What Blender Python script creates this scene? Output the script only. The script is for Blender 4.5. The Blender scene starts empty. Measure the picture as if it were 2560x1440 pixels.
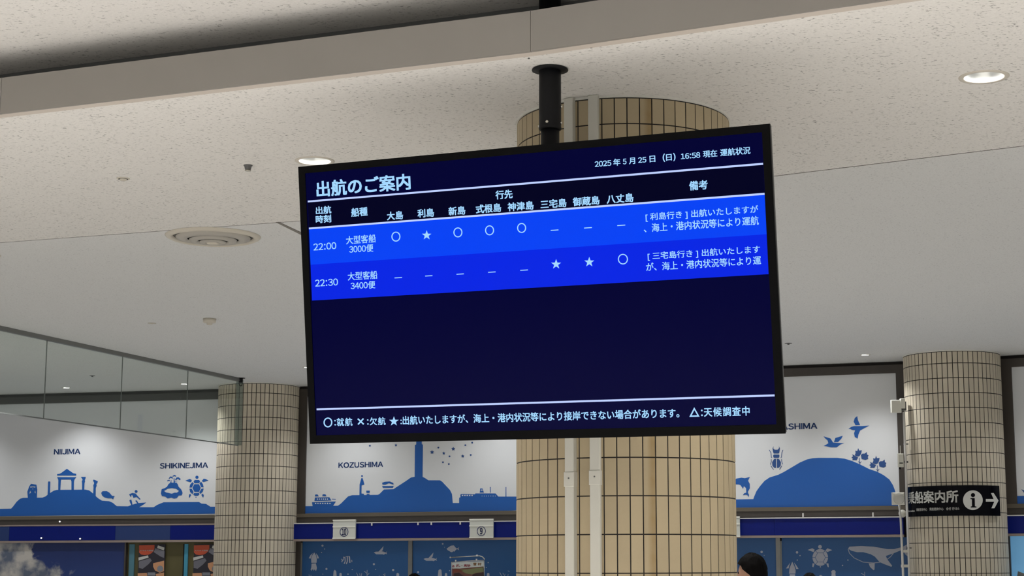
import bpy, bmesh, math, random
from mathutils import Vector, Matrix
from mathutils.geometry import tessellate_polygon
random.seed(7)
SC = bpy.context.scene
COL = SC.collection
R = math.radians

# ------------------------------------------------------------------ camera
F, CX, CY = 4300.0, 1400.0, 720.0
PITCH = math.atan(688 / F); ROLL = R(-0.12)
CAM = Vector((0, 0, 1.6))
fw = Vector((0, math.cos(PITCH), math.sin(PITCH)))
up0 = Vector((0, -math.sin(PITCH), math.cos(PITCH))); r0 = Vector((1, 0, 0))
rt = r0 * math.cos(ROLL) + up0 * math.sin(ROLL)
upv = up0 * math.cos(ROLL) - r0 * math.sin(ROLL)
cd = bpy.data.cameras.new('camera'); cam = bpy.data.objects.new('camera', cd); COL.objects.link(cam)
M = Matrix((rt, upv, -fw)).transposed().to_4x4(); M.translation = CAM; cam.matrix_world = M
cd.sensor_width = 36; cd.lens = F * 36 / 2560; cd.shift_x = -(CX - 1280) / 2560; cd.clip_start = .05; cd.clip_end = 200
SC.camera = cam

# ------------------------------------------------------------------ light
SC.view_settings.view_transform = 'Standard'
try: SC.view_settings.look = 'None'
except Exception: pass
SC.view_settings.gamma = 1; SC.view_settings.use_curve_mapping = False
SC.view_settings.exposure = 0.0
w = bpy.data.worlds.new('world'); SC.world = w; w.use_nodes = True
w.node_tree.nodes['Background'].inputs[0].default_value = (.93, .97, 1, 1)
w.node_tree.nodes['Background'].inputs[1].default_value = 0.27

def area(name, loc, rot, sx, sy, power, col=(1, .98, .96)):
    l = bpy.data.lights.new(name, 'AREA'); l.shape = 'RECTANGLE'; l.size = sx; l.size_y = sy; l.energy = power; l.color = col
    o = bpy.data.objects.new(name, l); COL.objects.link(o); o.location = loc; o.rotation_euler = rot; return o
def spot(loc, power, ang=120, blend=.6, col=(1, .95, .86), rad=.05, tilt=(0, 0)):
    l = bpy.data.lights.new('downlight_or_fill', 'SPOT'); l.energy = power; l.spot_size = R(ang); l.spot_blend = blend; l.color = col
    l.shadow_soft_size = rad
    o = bpy.data.objects.new('downlight_or_fill', l); COL.objects.link(o); o.location = loc; o.rotation_euler = (R(tilt[0]), R(tilt[1]), 0); return o
# added fill spots, no fixtures: floor bounce from narrow beams brightens the ceilings
HALL_FILL = [(-12, -3), (-8.5, -3), (-5, -3), (-1.5, -3), (2, -3), (5.5, -3), (-12, .5), (-8.5, .5), (-5, .5), (-1.5, .5), (2, .5), (5.5, .5), (-12, 4), (-8.5, 4), (-5, 4), (-1.5, 3.6), (2, 3.4), (-10.5, 8), (-6.5, 7.2), (-2.6, 6.4), (1.6, 5.4)]
HALL_FILL_LOW = [(5.5, 7.2), (9, 6), (8.5, 10), (5.2, 11.0), (-8, 14.6), (-11.5, 13.5), (.6, 12.2), (3.6, 14), (7, 14), (-.8, 15.6), (-5, 16.6), (-9, 18), (2.6, 17), (6.3, 17), (-1.6, 18.6), (-6, 19.8), (9.5, 13.5), (1.2, 9.0 + 5.5)]
for x_, y_ in HALL_FILL: spot((x_, y_, 4.22), 620, 84, .5, rad=.12, col=(1, .98, .96))
for x_, y_ in HALL_FILL_LOW: spot((x_, y_, 3.87), 165, 80, .5, rad=.12, col=(1, .98, .96))

# ------------------------------------------------------------------ materials
def lin(c):
    c = c / 255.0
    return c / 12.92 if c <= .04045 else ((c + .055) / 1.055) ** 2.4
def rgb(c): return (lin(c[0]), lin(c[1]), lin(c[2]), 1)
MATS = {}
def mat(name, c, rough=.6, metal=0, emit=None, strength=1.0, spec=.5, coat=0):
    m = bpy.data.materials.new(name); m.use_nodes = True
    b = m.node_tree.nodes['Principled BSDF']
    b.inputs['Base Color'].default_value = rgb(c); b.inputs['Roughness'].default_value = rough; b.inputs['Metallic'].default_value = metal
    b.inputs['Specular IOR Level'].default_value = spec
    if emit is not None:
        b.inputs['Emission Color'].default_value = rgb(emit); b.inputs['Emission Strength'].default_value = strength
    MATS[name] = m; return m
def nodes(m): return m.node_tree.nodes, m.node_tree.links
def add_noise(m, scale, amount, bump=0, stretch=(1, 1, 1)):
    """fine irregular tint and relief"""
    N, L = nodes(m); b = N['Principled BSDF']; base = tuple(b.inputs['Base Color'].default_value)
    tc = N.new('ShaderNodeTexCoord'); mp = N.new('ShaderNodeMapping'); mp.inputs['Scale'].default_value = stretch
    nz = N.new('ShaderNodeTexNoise'); nz.inputs['Scale'].default_value = scale; nz.inputs['Detail'].default_value = 5
    L.new(tc.outputs['Object'], mp.inputs[0]); L.new(mp.outputs[0], nz.inputs['Vector'])
    mx = N.new('ShaderNodeMix'); mx.data_type = 'RGBA'
    mx.inputs[6].default_value = tuple(v * (1 - amount) for v in base[:3]) + (1,)
    mx.inputs[7].default_value = tuple(min(1, v * (1 + amount)) for v in base[:3]) + (1,)
    L.new(nz.outputs['Fac'], mx.inputs[0]); L.new(mx.outputs[2], b.inputs['Base Color'])
    if bump:
        bp = N.new('ShaderNodeBump'); bp.inputs['Strength'].default_value = bump; bp.inputs['Distance'].default_value = .01
        L.new(nz.outputs['Fac'], bp.inputs['Height']); L.new(bp.outputs[0], b.inputs['Normal'])
    return m

def ceiling_mat(name, c, stretch, ang, dens=.5):
    """mineral fibre board: pale with small dark fissures"""
    m = mat(name, c, .9, spec=.2); N, L = nodes(m); b = N['Principled BSDF']; base = rgb(c)
    tc = N.new('ShaderNodeTexCoord'); mp = N.new('ShaderNodeMapping'); mp.inputs['Rotation'].default_value = (0, 0, ang); mp.inputs['Scale'].default_value = stretch
    L.new(tc.outputs['Object'], mp.inputs[0])
    n1 = N.new('ShaderNodeTexNoise'); n1.inputs['Scale'].default_value = 74; n1.inputs['Detail'].default_value = 3; n1.inputs['Roughness'].default_value = .6
    n2 = N.new('ShaderNodeTexNoise'); n2.inputs['Scale'].default_value = 7; n2.inputs['Detail'].default_value = 3
    L.new(mp.outputs[0], n1.inputs['Vector']); L.new(mp.outputs[0], n2.inputs['Vector'])
    r1 = N.new('ShaderNodeMapRange'); r1.inputs[1].default_value = .41; r1.inputs[2].default_value = .33; r1.inputs[3].default_value = 0; r1.inputs[4].default_value = 1
    r2 = N.new('ShaderNodeMapRange'); r2.inputs[1].default_value = .3; r2.inputs[2].default_value = .6; r2.inputs[3].default_value = .35; r2.inputs[4].default_value = 1
    L.new(n1.outputs['Fac'], r1.inputs[0]); L.new(n2.outputs['Fac'], r2.inputs[0])
    mu = N.new('ShaderNodeMath'); mu.operation = 'MULTIPLY'; L.new(r1.outputs[0], mu.inputs[0]); L.new(r2.outputs[0], mu.inputs[1])
    mu2 = N.new('ShaderNodeMath'); mu2.operation = 'MULTIPLY'; L.new(mu.outputs[0], mu2.inputs[0]); mu2.inputs[1].default_value = dens
    mx = N.new('ShaderNodeMix'); mx.data_type = 'RGBA'; mx.inputs[6].default_value = base; mx.inputs[7].default_value = tuple(v * .3 for v in base[:3]) + (1,)
    n3 = N.new('ShaderNodeTexNoise'); n3.inputs['Scale'].default_value = 120; n3.inputs['Detail'].default_value = 2
    L.new(mp.outputs[0], n3.inputs['Vector'])
    mx0 = N.new('ShaderNodeMix'); mx0.data_type = 'RGBA'; mx0.inputs[6].default_value = tuple(v * .86 for v in base[:3]) + (1,); mx0.inputs[7].default_value = tuple(v * 1.1 for v in base[:3]) + (1,)
    L.new(n3.outputs['Fac'], mx0.inputs[0]); L.new(mx0.outputs[2], mx.inputs[6])
    L.new(mu2.outputs[0], mx.inputs[0]); L.new(mx.outputs[2], b.inputs['Base Color'])
    bp = N.new('ShaderNodeBump'); bp.inputs['Strength'].default_value = .25; bp.inputs['Distance'].default_value = .004; bp.invert = True
    L.new(mu2.outputs[0], bp.inputs['Height']); L.new(bp.outputs[0], b.inputs['Normal'])
    return m
def tile_mat(name, c, amt=.07, stain=None):
    m = mat(name, c, .55, spec=.35); N, L = nodes(m); b = N['Principled BSDF']; base = rgb(c)
    oi = N.new('ShaderNodeObjectInfo'); ge = N.new('ShaderNodeNewGeometry')
    ad = N.new('ShaderNodeMath'); ad.operation = 'ADD'; L.new(oi.outputs['Random'], ad.inputs[0]); L.new(ge.outputs['Random Per Island'], ad.inputs[1])
    fr = N.new('ShaderNodeMath'); fr.operation = 'FRACT'; L.new(ad.outputs[0], fr.inputs[0])
    tc = N.new('ShaderNodeTexCoord'); nz = N.new('ShaderNodeTexNoise'); nz.inputs['Scale'].default_value = 60; nz.inputs['Detail'].default_value = 4
    L.new(tc.outputs['Object'], nz.inputs['Vector'])
    s = N.new('ShaderNodeMath'); s.operation = 'MULTIPLY_ADD'; L.new(nz.outputs['Fac'], s.inputs[0]); s.inputs[1].default_value = .5
    L.new(fr.outputs[0], s.inputs[2])
    d = N.new('ShaderNodeMath'); d.operation = 'DIVIDE'; L.new(s.outputs[0], d.inputs[0]); d.inputs[1].default_value = 1.4
    mx = N.new('ShaderNodeMix'); mx.data_type = 'RGBA'
    mx.inputs[6].default_value = tuple(v * (1 - amt) for v in base[:3]) + (1,)
    mx.inputs[7].default_value = tuple(v * (1 + amt) for v in base[:3]) + (1,)
    L.new(d.outputs[0], mx.inputs[0]); out = mx.outputs[2]
    if stain:
        sp = N.new('ShaderNodeSeparateXYZ'); L.new(tc.outputs['Object'], sp.inputs[0])
        mr = N.new('ShaderNodeMapRange'); mr.inputs[1].default_value = -.012; mr.inputs[2].default_value = .012; L.new(sp.outputs[0], mr.inputs[0])
        n4 = N.new('ShaderNodeTexNoise'); n4.inputs['Scale'].default_value = 9; L.new(tc.outputs['Object'], n4.inputs['Vector'])
        mm = N.new('ShaderNodeMath'); mm.operation = 'MULTIPLY'; L.new(mr.outputs[0], mm.inputs[0]); L.new(n4.outputs['Fac'], mm.inputs[1])
        m3 = N.new('ShaderNodeMix'); m3.data_type = 'RGBA'; m3.inputs[7].default_value = rgb(stain); L.new(out, m3.inputs[6]); L.new(mm.outputs[0], m3.inputs[0]); out = m3.outputs[2]
    L.new(out, b.inputs['Base Color'])
    bp = N.new('ShaderNodeBump'); bp.inputs['Strength'].default_value = .12; bp.inputs['Distance'].default_value = .003
    L.new(nz.outputs['Fac'], bp.inputs['Height']); L.new(bp.outputs[0], b.inputs['Normal'])
    return m
def glass_mat(name, tint, refl=.1):
    m = bpy.data.materials.new(name); m.use_nodes = True; N, L = nodes(m); N.clear()
    o = N.new('ShaderNodeOutputMaterial'); t = N.new('ShaderNodeBsdfTransparent'); t.inputs[0].default_value = tint
    g = N.new('ShaderNodeBsdfGlossy'); g.inputs['Roughness'].default_value = .03; g.inputs[0].default_value = (.9, 1, .97, 1)
    mx = N.new('ShaderNodeMixShader'); mx.inputs[0].default_value = refl; L.new(t.outputs[0], mx.inputs[1]); L.new(g.outputs[0], mx.inputs[2]); L.new(mx.outputs[0], o.inputs[0])
    return m

m_ceil_near = ceiling_mat('fissured board', (228, 225, 221), (.62, 1.0, 1), R(20), .85)
m_ceil_far = ceiling_mat('fissured board far', (222, 222, 221), (.8, 1, 1), R(-60), .42)
m_ceil_up = ceiling_mat('fissured board upper', (228, 225, 221), (.6, 1, 1), R(20), .7)
m_fascia = add_noise(mat('shaded fascia tone', (136, 131, 126), .6), 3, .06)  # whitish board; its shade is put into this darker greige base colour
m_lip = mat('pale edge trim', (200, 190, 180), .6)
m_dark = mat('dark void', (40, 40, 42), .9)
m_tile_c = tile_mat('beige tile', (184, 168, 138), .08)
m_tile_s = tile_mat('stained beige tile', (180, 163, 132), .06, stain=(146, 116, 60))
m_tile_b = tile_mat('grey beige tile', (202, 192, 172), .09)
m_grout = mat('dark grout', (38, 34, 32), .9)
m_white = mat('white paint', (226, 224, 216), .5)
m_duct = add_noise(mat('duct plastic', (208, 206, 196), .45), 8, .03)
m_black = add_noise(mat('black powder coat', (11, 12, 15), .5, spec=.2), 30, .1)
m_bezel = mat('black bezel', (10, 10, 11), .4, spec=.06)
m_side = mat('grey side rail', (92, 92, 92), .4)
m_steel = mat('bright steel', (200, 196, 185), .25, 1)
m_board = add_noise(mat('white mural board', (224, 226, 228), .38), 2, .015)
m_blue = mat('mural blue print', (24, 92, 174), .4)
m_letter = mat('mural navy lettering', (38, 78, 140), .5)
m_brown = add_noise(mat('dark brown frame', (66, 60, 55), .45), 20, .12, stretch=(1, 1, .1))
m_brown2 = mat('brown ledge', (98, 90, 78), .5)
m_navy = add_noise(mat('navy header', (6, 26, 116), .35, spec=.2), 3, .08)
m_navy2 = mat('faded navy header', (30, 55, 110), .4)
m_rail = mat('white rail', (220, 218, 214), .4)
m_trim = mat('taupe trim', (150, 135, 128), .5)
m_sea = add_noise(mat('sea blue board', (28, 84, 140), .4), 1.5, .07)
m_fish = mat('pale grey print', (172, 176, 190), .5)
m_post = add_noise(mat('brushed post', (130, 130, 128), .35, .6), 6, .2)
m_plate = mat('white plate', (214, 216, 208), .4)
m_plate_l = mat('plate groove', (240, 240, 230), .4)
m_digit = mat('navy digits', (30, 40, 100), .5)
m_signblk = mat('black sign face', (5, 5, 12), .25, spec=.12)
m_signwht = mat('sign white', (214, 214, 208), .4)
m_chrome = mat('reflector white metal', (214, 216, 214), .3, .5)
m_trimring = mat('downlight trim', (205, 198, 186), .5)
m_lamp = mat('lamp lens', (255, 255, 250), .4, emit=(255, 255, 250), strength=1.8)
m_glass = glass_mat('smoke barrier glass', (.93, .955, .94, 1), .05)
m_glassedge = mat('glass joint', (112, 116, 114), .4)
m_greyrail = mat('grey aluminium', (130, 130, 128), .4, .5)
m_floor = add_noise(mat('pale stone floor', (230, 228, 223), .5), 2, .06)
m_wall = mat('dark wall', (60, 56, 52), .7)
m_device = mat('device plastic', (214, 212, 200), .45)
m_skin = mat('skin', (196, 150, 125), .5)
m_hair = add_noise(mat('black hair', (10, 8, 8), .7, spec=.1), 90, .5, .6, stretch=(1, 1, .15))
m_shirt = add_noise(mat('dark shirt', (45, 48, 56), .8), 40, .1)
m_pants = mat('trousers', (35, 36, 42), .8)
m_eye = mat('eye', (20, 14, 12), .2)

# ------------------------------------------------------------------ helpers
def ray(x, y): return fw + rt * ((x - CX) / F) - upv * ((y - CY) / F)
def on_z(x, y, z):
    d = ray(x, y); return CAM + d * ((z - CAM.z) / d.z)
def on_plane(x, y, p, n):
    d = ray(x, y); return CAM + d * ((p - CAM).dot(n) / d.dot(n))
def project(P):
    v = P - CAM; k = v.dot(fw); return CX + F * v.dot(rt) / k, CY - F * v.dot(upv) / k
def wloc(o):
    l = Vector((0, 0, 0))
    while o: l += o.location; o = o.parent
    return l
def tag(o, label=None, cat=None, group=None, kind=None):
    for k, v in (('label', label), ('category', cat), ('group', group), ('kind', kind)):
        if v: o[k] = v
    return o
def empty(name, loc, label=None, cat=None, group=None, kind=None):
    o = bpy.data.objects.new(name, None); COL.objects.link(o); o.location = loc; o.empty_display_size = .1
    return tag(o, label, cat, group, kind)
def mesh_obj(name, verts, faces, m, parent=None, smooth=False, origin=None):
    """verts in world space; the mesh is stored about its parent's (or its own) origin"""
    base = wloc(parent) if parent else Vector((0, 0, 0))
    off = (origin - base) if origin is not None else Vector((0, 0, 0))
    me = bpy.data.meshes.new(name); me.from_pydata([tuple(Vector(v) - base - off) for v in verts], [], faces); me.update()
    if m: me.materials.append(m)
    if smooth:
        for p in me.polygons: p.use_smooth = True
    o = bpy.data.objects.new(name, me); COL.objects.link(o); o.parent = parent; o.location = off
    return o
class B:
    """collects pieces of one mesh"""
    def __init__(s): s.v = []; s.f = []
    def add(s, v, f): n = len(s.v); s.v += [Vector(p) for p in v]; s.f += [[i + n for i in q] for q in f]; return s
    def box(s, c, sx, sy, sz, X=Vector((1, 0, 0)), Y=Vector((0, 1, 0)), Z=Vector((0, 0, 1)), ch=0):
        c = Vector(c); P = []
        if ch <= 0:
            for k in (-1, 1):
                for a, b in ((-1, -1), (1, -1), (1, 1), (-1, 1)): P.append(c + X * a * sx / 2 + Y * b * sy / 2 + Z * k * sz / 2)
            return s.add(P, [[3, 2, 1, 0], [4, 5, 6, 7], [0, 1, 5, 4], [1, 2, 6, 5], [2, 3, 7, 6], [3, 0, 4, 7]])
        for b, q in ((1, 0), (-1 + 2 * ch / sy, 0), (-1, ch)):   # chamfered towards -Y (outer face)
            for a, k in ((-1, -1), (1, -1), (1, 1), (-1, 1)): P.append(c + X * a * (sx / 2 - q) + Y * b * sy / 2 + Z * k * (sz / 2 - q))
        f = [[8, 9, 10, 11][::1]]
        for l in (0, 4):
            for i in range(4): j = (i + 1) % 4; f.append([l + i, l + j, l + 4 + j, l + 4 + i])
        return s.add(P, f)
    def lathe(s, c, prof, n=24, X=Vector((1, 0, 0)), Y=Vector((0, 1, 0)), Z=Vector((0, 0, 1)), cap=True):
        """prof: (radius, height) pairs along Z"""
        c = Vector(c); P = []; f = []
        for r, h in prof:
            for i in range(n):
                a = 2 * math.pi * i / n; P.append(c + X * r * math.cos(a) + Y * r * math.sin(a) + Z * h)
        for k in range(len(prof) - 1):
            for i in range(n):
                j = (i + 1) % n; f.append([k * n + i, k * n + j, (k + 1) * n + j, (k + 1) * n + i])
        if cap: f.append(list(range(n))[::-1]); f.append([(len(prof) - 1) * n + i for i in range(n)])
        return s.add(P, f)
    def tube(s, pts, r, n=8):
        pts = [Vector(p) for p in pts]; P = []; f = []
        for k, p in enumerate(pts):
            t = (pts[min(k + 1, len(pts) - 1)] - pts[max(k - 1, 0)]).normalized()
            a = t.cross(Vector((0, 0, 1)));
            if a.length < .01: a = t.cross(Vector((0, 1, 0)))
            a.normalize(); b = t.cross(a)
            for i in range(n): q = 2 * math.pi * i / n; P.append(p + a * r * math.cos(q) + b * r * math.sin(q))
        for k in range(len(pts) - 1):
            for i in range(n): j = (i + 1) % n; f.append([k * n + i, k * n + j, (k + 1) * n + j, (k + 1) * n + i])
        f.append(list(range(n))[::-1]); f.append([(len(pts) - 1) * n + i for i in range(n)])
        return s.add(P, f)
    def prism(s, loop, z0, z1):
        n = len(loop); P = [Vector((p[0], p[1], z0)) for p in loop] + [Vector((p[0], p[1], z1)) for p in loop]
        tr = tessellate_polygon([[Vector((p[0], p[1], 0)) for p in loop]])
        f = [list(t) for t in tr] + [[i + n for i in t] for t in tr] + [[i, (i + 1) % n, n + (i + 1) % n, n + i] for i in range(n)]
        return s.add(P, f)
    def out(s, name, m, parent=None, smooth=False, origin=None):
        o = mesh_obj(name, s.v, s.f, m, parent, smooth, origin)
        bm = bmesh.new(); bm.from_mesh(o.data); bmesh.ops.recalc_face_normals(bm, faces=bm.faces); bm.to_mesh(o.data); bm.free()
        return o

class Frame:
    """a flat drawing plane: origin, unit axes U (right), V (up), N (towards the room)"""
    def __init__(s, O, U, V, N, px=None): s.O, s.U, s.V, s.N, s.px = O, U, V, N, px
    def to3(s, u, v, off=0): return s.O + s.U * u + s.V * v + s.N * off
    def f2(s, x, y):
        if s.px: return s.px(x, y)
        P = on_plane(x, y, s.O, s.N) - s.O; return (P.dot(s.U), P.dot(s.V))
class Cyl:
    """a drawing surface wrapped round a pillar; u is arc length"""
    def __init__(s, r): s.r = r
    def to3(s, u, v, off=0): a = u / s.r; n = rR * math.sin(a) - fR * math.cos(a); return cR + n * (s.r + off) + Vector((0, 0, v))
    def f2(s, x, y):
        d = ray(x, y); o = CAM - cR; a = d.x ** 2 + d.y ** 2; b = 2 * (o.x * d.x + o.y * d.y); c = o.x ** 2 + o.y ** 2 - s.r ** 2
        D = max(0, b * b - 4 * a * c); P = CAM + d * ((-b - math.sqrt(D)) / (2 * a)) - cR
        return (s.r * math.atan2(P.dot(rR), -P.dot(fR)), P.z)
def cat_rom(p, n=4):
    out = []; L = len(p)
    for i in range(L):
        a, b, c, d = p[i - 1], p[i], p[(i + 1) % L], p[(i + 2) % L]
        for k in range(n):
            t = k / n
            out.append(tuple(.5 * (2 * b[j] + (c[j] - a[j]) * t + (2 * a[j] - 5 * b[j] + 4 * c[j] - d[j]) * t * t + (3 * b[j] - a[j] - 3 * c[j] + d[j]) * t ** 3) for j in (0, 1)))
    return out
def flat(fr, loops_list, off, th, name, m, parent):
    """each entry of loops_list = [outer, hole, ...] in frame units; a thin raised print"""
    if isinstance(fr, Cyl): return wrapped(fr, loops_list, off, name, m, parent)
    V = []; Fc = []
    for loops in loops_list:
        pts = [p for l in loops for p in l]; n0 = len(V); n = len(pts)
        V += [fr.to3(p[0], p[1], off + th) for p in pts] + [fr.to3(p[0], p[1], off) for p in pts]
        for t in tessellate_polygon([[Vector((p[0], p[1], 0)) for p in l] for l in loops]): Fc.append([n0 + i for i in t])
        k = n0
        for l in loops:
            L = len(l)
            for i in range(L): j = (i + 1) % L; Fc.append([k + i, k + j, n + k + j, n + k + i])
            k += L
    return mesh_obj(name, V, Fc, m, parent)
def wrap_mesh(fr, P2, Fc, off, name, m, parent):
    bm = bmesh.new(); vs = [bm.verts.new((p[0], p[1], 0)) for p in P2]
    for q in Fc:
        try: bm.faces.new([vs[i] for i in q])
        except ValueError: pass
    xs = [p[0] for p in P2]; k = math.floor(min(xs) / .015)
    while k * .015 < max(xs):
        bmesh.ops.bisect_plane(bm, geom=bm.verts[:] + bm.edges[:] + bm.faces[:], plane_co=(k * .015, 0, 0), plane_no=(1, 0, 0)); k += 1
    bm.verts.index_update()
    V = [fr.to3(v.co.x, v.co.y, off) for v in bm.verts]; F_ = [[v.index for v in f.verts] for f in bm.faces]; bm.free()
    return mesh_obj(name, V, F_, m, parent)
def wrapped(fr, loops_list, off, name, m, parent):
    P2 = []; Fc = []
    for loops in loops_list:
        n0 = len(P2); P2 += [p for l in loops for p in l]
        for t in tessellate_polygon([[Vector((p[0], p[1], 0)) for p in l] for l in loops]): Fc.append([n0 + i for i in t])
    return wrap_mesh(fr, P2, Fc, off, name, m, parent)
def circ(c, r, n=20, ry=None): return [(c[0] + r * math.cos(2 * math.pi * i / n), c[1] + (ry or r) * math.sin(2 * math.pi * i / n)) for i in range(n)]
def star(c, r, q=.42): return [(c[0] + (r if i % 2 == 0 else r * q) * math.sin(math.pi * i / 5), c[1] - (r if i % 2 == 0 else r * q) * math.cos(math.pi * i / 5)) for i in range(10)]
def stroke(pts, w):
    L = []; Rr = []
    for i, p in enumerate(pts):
        a = pts[max(i - 1, 0)]; b = pts[min(i + 1, len(pts) - 1)]; dx, dy = b[0] - a[0], b[1] - a[1]; l = math.hypot(dx, dy) or 1
        L.append((p[0] - dy / l * w / 2, p[1] + dx / l * w / 2)); Rr.append((p[0] + dy / l * w / 2, p[1] - dx / l * w / 2))
    return L + Rr[::-1]
def fig(fr, crop, loops_list, name, m, parent, off=.002, th=.0008, smooth=False):
    """loops measured in a zoomed crop (x0, y0, scale) of the photograph and carried onto the drawing plane"""
    x0, y0, s = crop; out = []
    for loops in loops_list:
        if isinstance(loops[0][0], (int, float)): loops = [loops]
        q = []
        for l in loops:
            if smooth: l = cat_rom(l)
            q.append([fr.f2(x0 + a / s, y0 + b / s) for a, b in l])
        out.append(q)
    return flat(fr, out, off, th, name, m, parent)

def figs(fr, crop, loops_list, name, m, parent, **k):
    for l in loops_list: fig(fr, crop, [l], name, m, parent, **k)

FONT = None
_tc = {}
def text_geo(s, bold, cjk=False):
    if (s, bold) in _tc: return _tc[(s, bold)]
    c = bpy.data.curves.new('t', 'FONT'); c.body = s; c.size = 1; c.resolution_u = 3; c.fill_mode = 'FRONT'
    o = bpy.data.objects.new('t', c); COL.objects.link(o)
    dg = bpy.context.evaluated_depsgraph_get(); dg.update()
    me = bpy.data.meshes.new_from_object(o.evaluated_get(dg))
    V = [(v.co.x, v.co.y) for v in me.vertices]; Fc = [list(p.vertices) for p in me.polygons]
    if cjk:
        V = []; Fc = []; pen = 0
        for ch in s:
            k = '0123456789:'.find(ch)
            g = text_geo('０１２３４５６７８９：'[k] if k >= 0 else (chr(ord(ch) + 0xFEE0) if 'A' <= ch <= 'Z' else ch), 0)
            if ch == 'I': g = ([(0, 0), (.088, 0), (.088, .733), (0, .733)], [[0, 1, 2, 3]], 0, .088, 0, .733)
            if k >= 0:
                adv = .60 if ch != ':' else .34; x_ = pen + adv / 2 - (g[2] + g[3]) / 2
                if ch == '1': x_ = pen + adv / 2 - (g[2] + g[3]) / 2
            elif 'A' <= ch <= 'Z': adv = g[3] - g[2] + (.13 if ch in 'HINMU' else .03 if ch == 'J' else .085); x_ = pen + adv / 2 - (g[2] + g[3]) / 2
            else: adv = 1.08; x_ = pen + adv / 2 - (g[2] + g[3]) / 2
            n_ = len(V); V += [(a + x_, b) for a, b in g[0]]; Fc += [[i + n_ for i in q] for q in g[1]]; pen += adv
    bpy.data.objects.remove(o); bpy.data.curves.remove(c); bpy.data.meshes.remove(me)
    if bold > 0:   # heavier strokes: the same outline laid again a hair to each side
        V0, F0 = V, Fc; V = []; Fc = []
        for dx, dy in ((bold, bold * .7), (-bold, bold * .7), (bold, -bold * .7), (-bold, -bold * .7), (0, 0)):
            k = len(V); V += [(a + dx, b + dy) for a, b in V0]; Fc += [[i + k for i in q] for q in F0]
    xs = [v[0] for v in V]; ys = [v[1] for v in V]
    _tc[(s, bold)] = (V, Fc, min(xs), max(xs), min(ys), max(ys)); return _tc[(s, bold)]
def text(fr, s, u0, u1, vm, h, name, m, parent, bold=.02, off=.004, cjk=False):
    V, Fc, x0, x1, y0, y1 = text_geo(s, bold, cjk)
    sy = h / (y1 - y0); sx = (u1 - u0) / (x1 - x0)
    if isinstance(fr, Cyl): return wrap_mesh(fr, [(u0 + (v[0] - x0) * sx, vm + (v[1] - (y0 + y1) / 2) * sy) for v in V], Fc, off, name, m, parent)
    P = [fr.to3(u0 + (v[0] - x0) * sx, vm + (v[1] - (y0 + y1) / 2) * sy, off) for v in V]
    return mesh_obj(name, P, Fc, m, parent)

# ================================================================== STRUCTURE
H = 3.9; HU = 4.25
fl = B().prism([(-16, -8), (16, -8), (16, 26), (-16, 26)], -.1, 0).out('floor', m_floor); tag(fl, kind='structure')

# curved edge of the lower ceiling, and the joint line parallel to it
def xy(x, y, z=H): p = on_z(x, y, z); return (p.x, p.y)
edge = [(-16, 13.9), (-9, 11.2), (-5.6, 9.75), (-2.887, 8.617), (-0.132, 7.543), (1.35, 6.83), (3.2, 5.9), (5.2, 4.7), (8, 2.7), (12, -1.5), (16, -6)]
seam = [(-16, 15.0), (-9, 13.7), (-6.5, 13.0), (-4.056, 12.249), (-1.781, 11.476), (1.302, 10.123), (2.598, 9.38), (5.5, 7.4), (9, 4.4), (16, -3)]
def offset_line(line, d):
    out = []
    for i, p in enumerate(line):
        a = line[max(i - 1, 0)]; b = line[min(i + 1, len(line) - 1)]; dx, dy = b[0] - a[0], b[1] - a[1]; l = math.hypot(dx, dy)
        out.append((p[0] - dy / l * d, p[1] + dx / l * d))
    return out
DL = [  # x, y, opening radius, lens radius, power, label, visible
    (2.036, 7.989, .096, 'white recessed downlight with chrome reflector at the upper right, nearest the camera'),
    (-1.416, 9.702, .092, 'white recessed downlight just above the left end of the big blue display'),
    (-4.325, 12.75, .090, 'white recessed downlight cut by the left frame edge near the ceiling joint'),
    (3.42, 19.16, .048, 'small bright downlight close above the seabird mural beside the right tiled pillar'),
    (-2.99, 20.28, .050, 'small bright downlight half hidden behind the lower left of the display'),
    (-4.86, 22.15, .046, 'small bright downlight seen through the glass barrier beside the left tiled pillar'),
    (-6.52, 22.62, .046, 'dim downlight seen through the glass barrier at the far left'),
]
def board(name, loop, holes, z, th, m, parent):
    """ceiling board with round cut-outs"""
    c = bpy.data.curves.new(name, 'CURVE'); c.dimensions = '2D'; c.fill_mode = 'BOTH'; c.extrude = th / 2
    for l in [loop] + [circ((h[0], h[1]), h[2], 28) for h in holes]:
        s = c.splines.new('POLY'); s.points.add(len(l) - 1); s.use_cyclic_u = True
        for i, p in enumerate(l): s.points[i].co = (p[0], p[1], 0, 1)
    t = bpy.data.objects.new('t', c); COL.objects.link(t); dg = bpy.context.evaluated_depsgraph_get(); dg.update()
    me = bpy.data.meshes.new_from_object(t.evaluated_get(dg)); bpy.data.objects.remove(t); bpy.data.curves.remove(c)
    me.materials.clear(); me.materials.append(m)
    o = bpy.data.objects.new(name, me); COL.objects.link(o); o.parent = parent; o.location = (0, 0, z + th / 2 - wloc(parent).z); return o
ceil = empty('ceiling', (0, 0, H), kind='structure')
sl = offset_line(seam, -.0086); sr = offset_line(seam, .0086)
near_loop = offset_line(edge, .009) + [(16, -3.006)] + sl[::-1][1:]
far_loop = sr + [(16, 25), (-16, 25)]
def inside(p, line):  # is the point nearer the camera than the line?
    for a, b in zip(line, line[1:]):
        if a[0] <= p[0] <= b[0]: return p[1] < a[1] + (b[1] - a[1]) * (p[0] - a[0]) / (b[0] - a[0])
    return False
board('ceiling_panel', near_loop, [d for d in DL if inside(d, seam)], H, .02, m_ceil_near, ceil)
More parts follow.
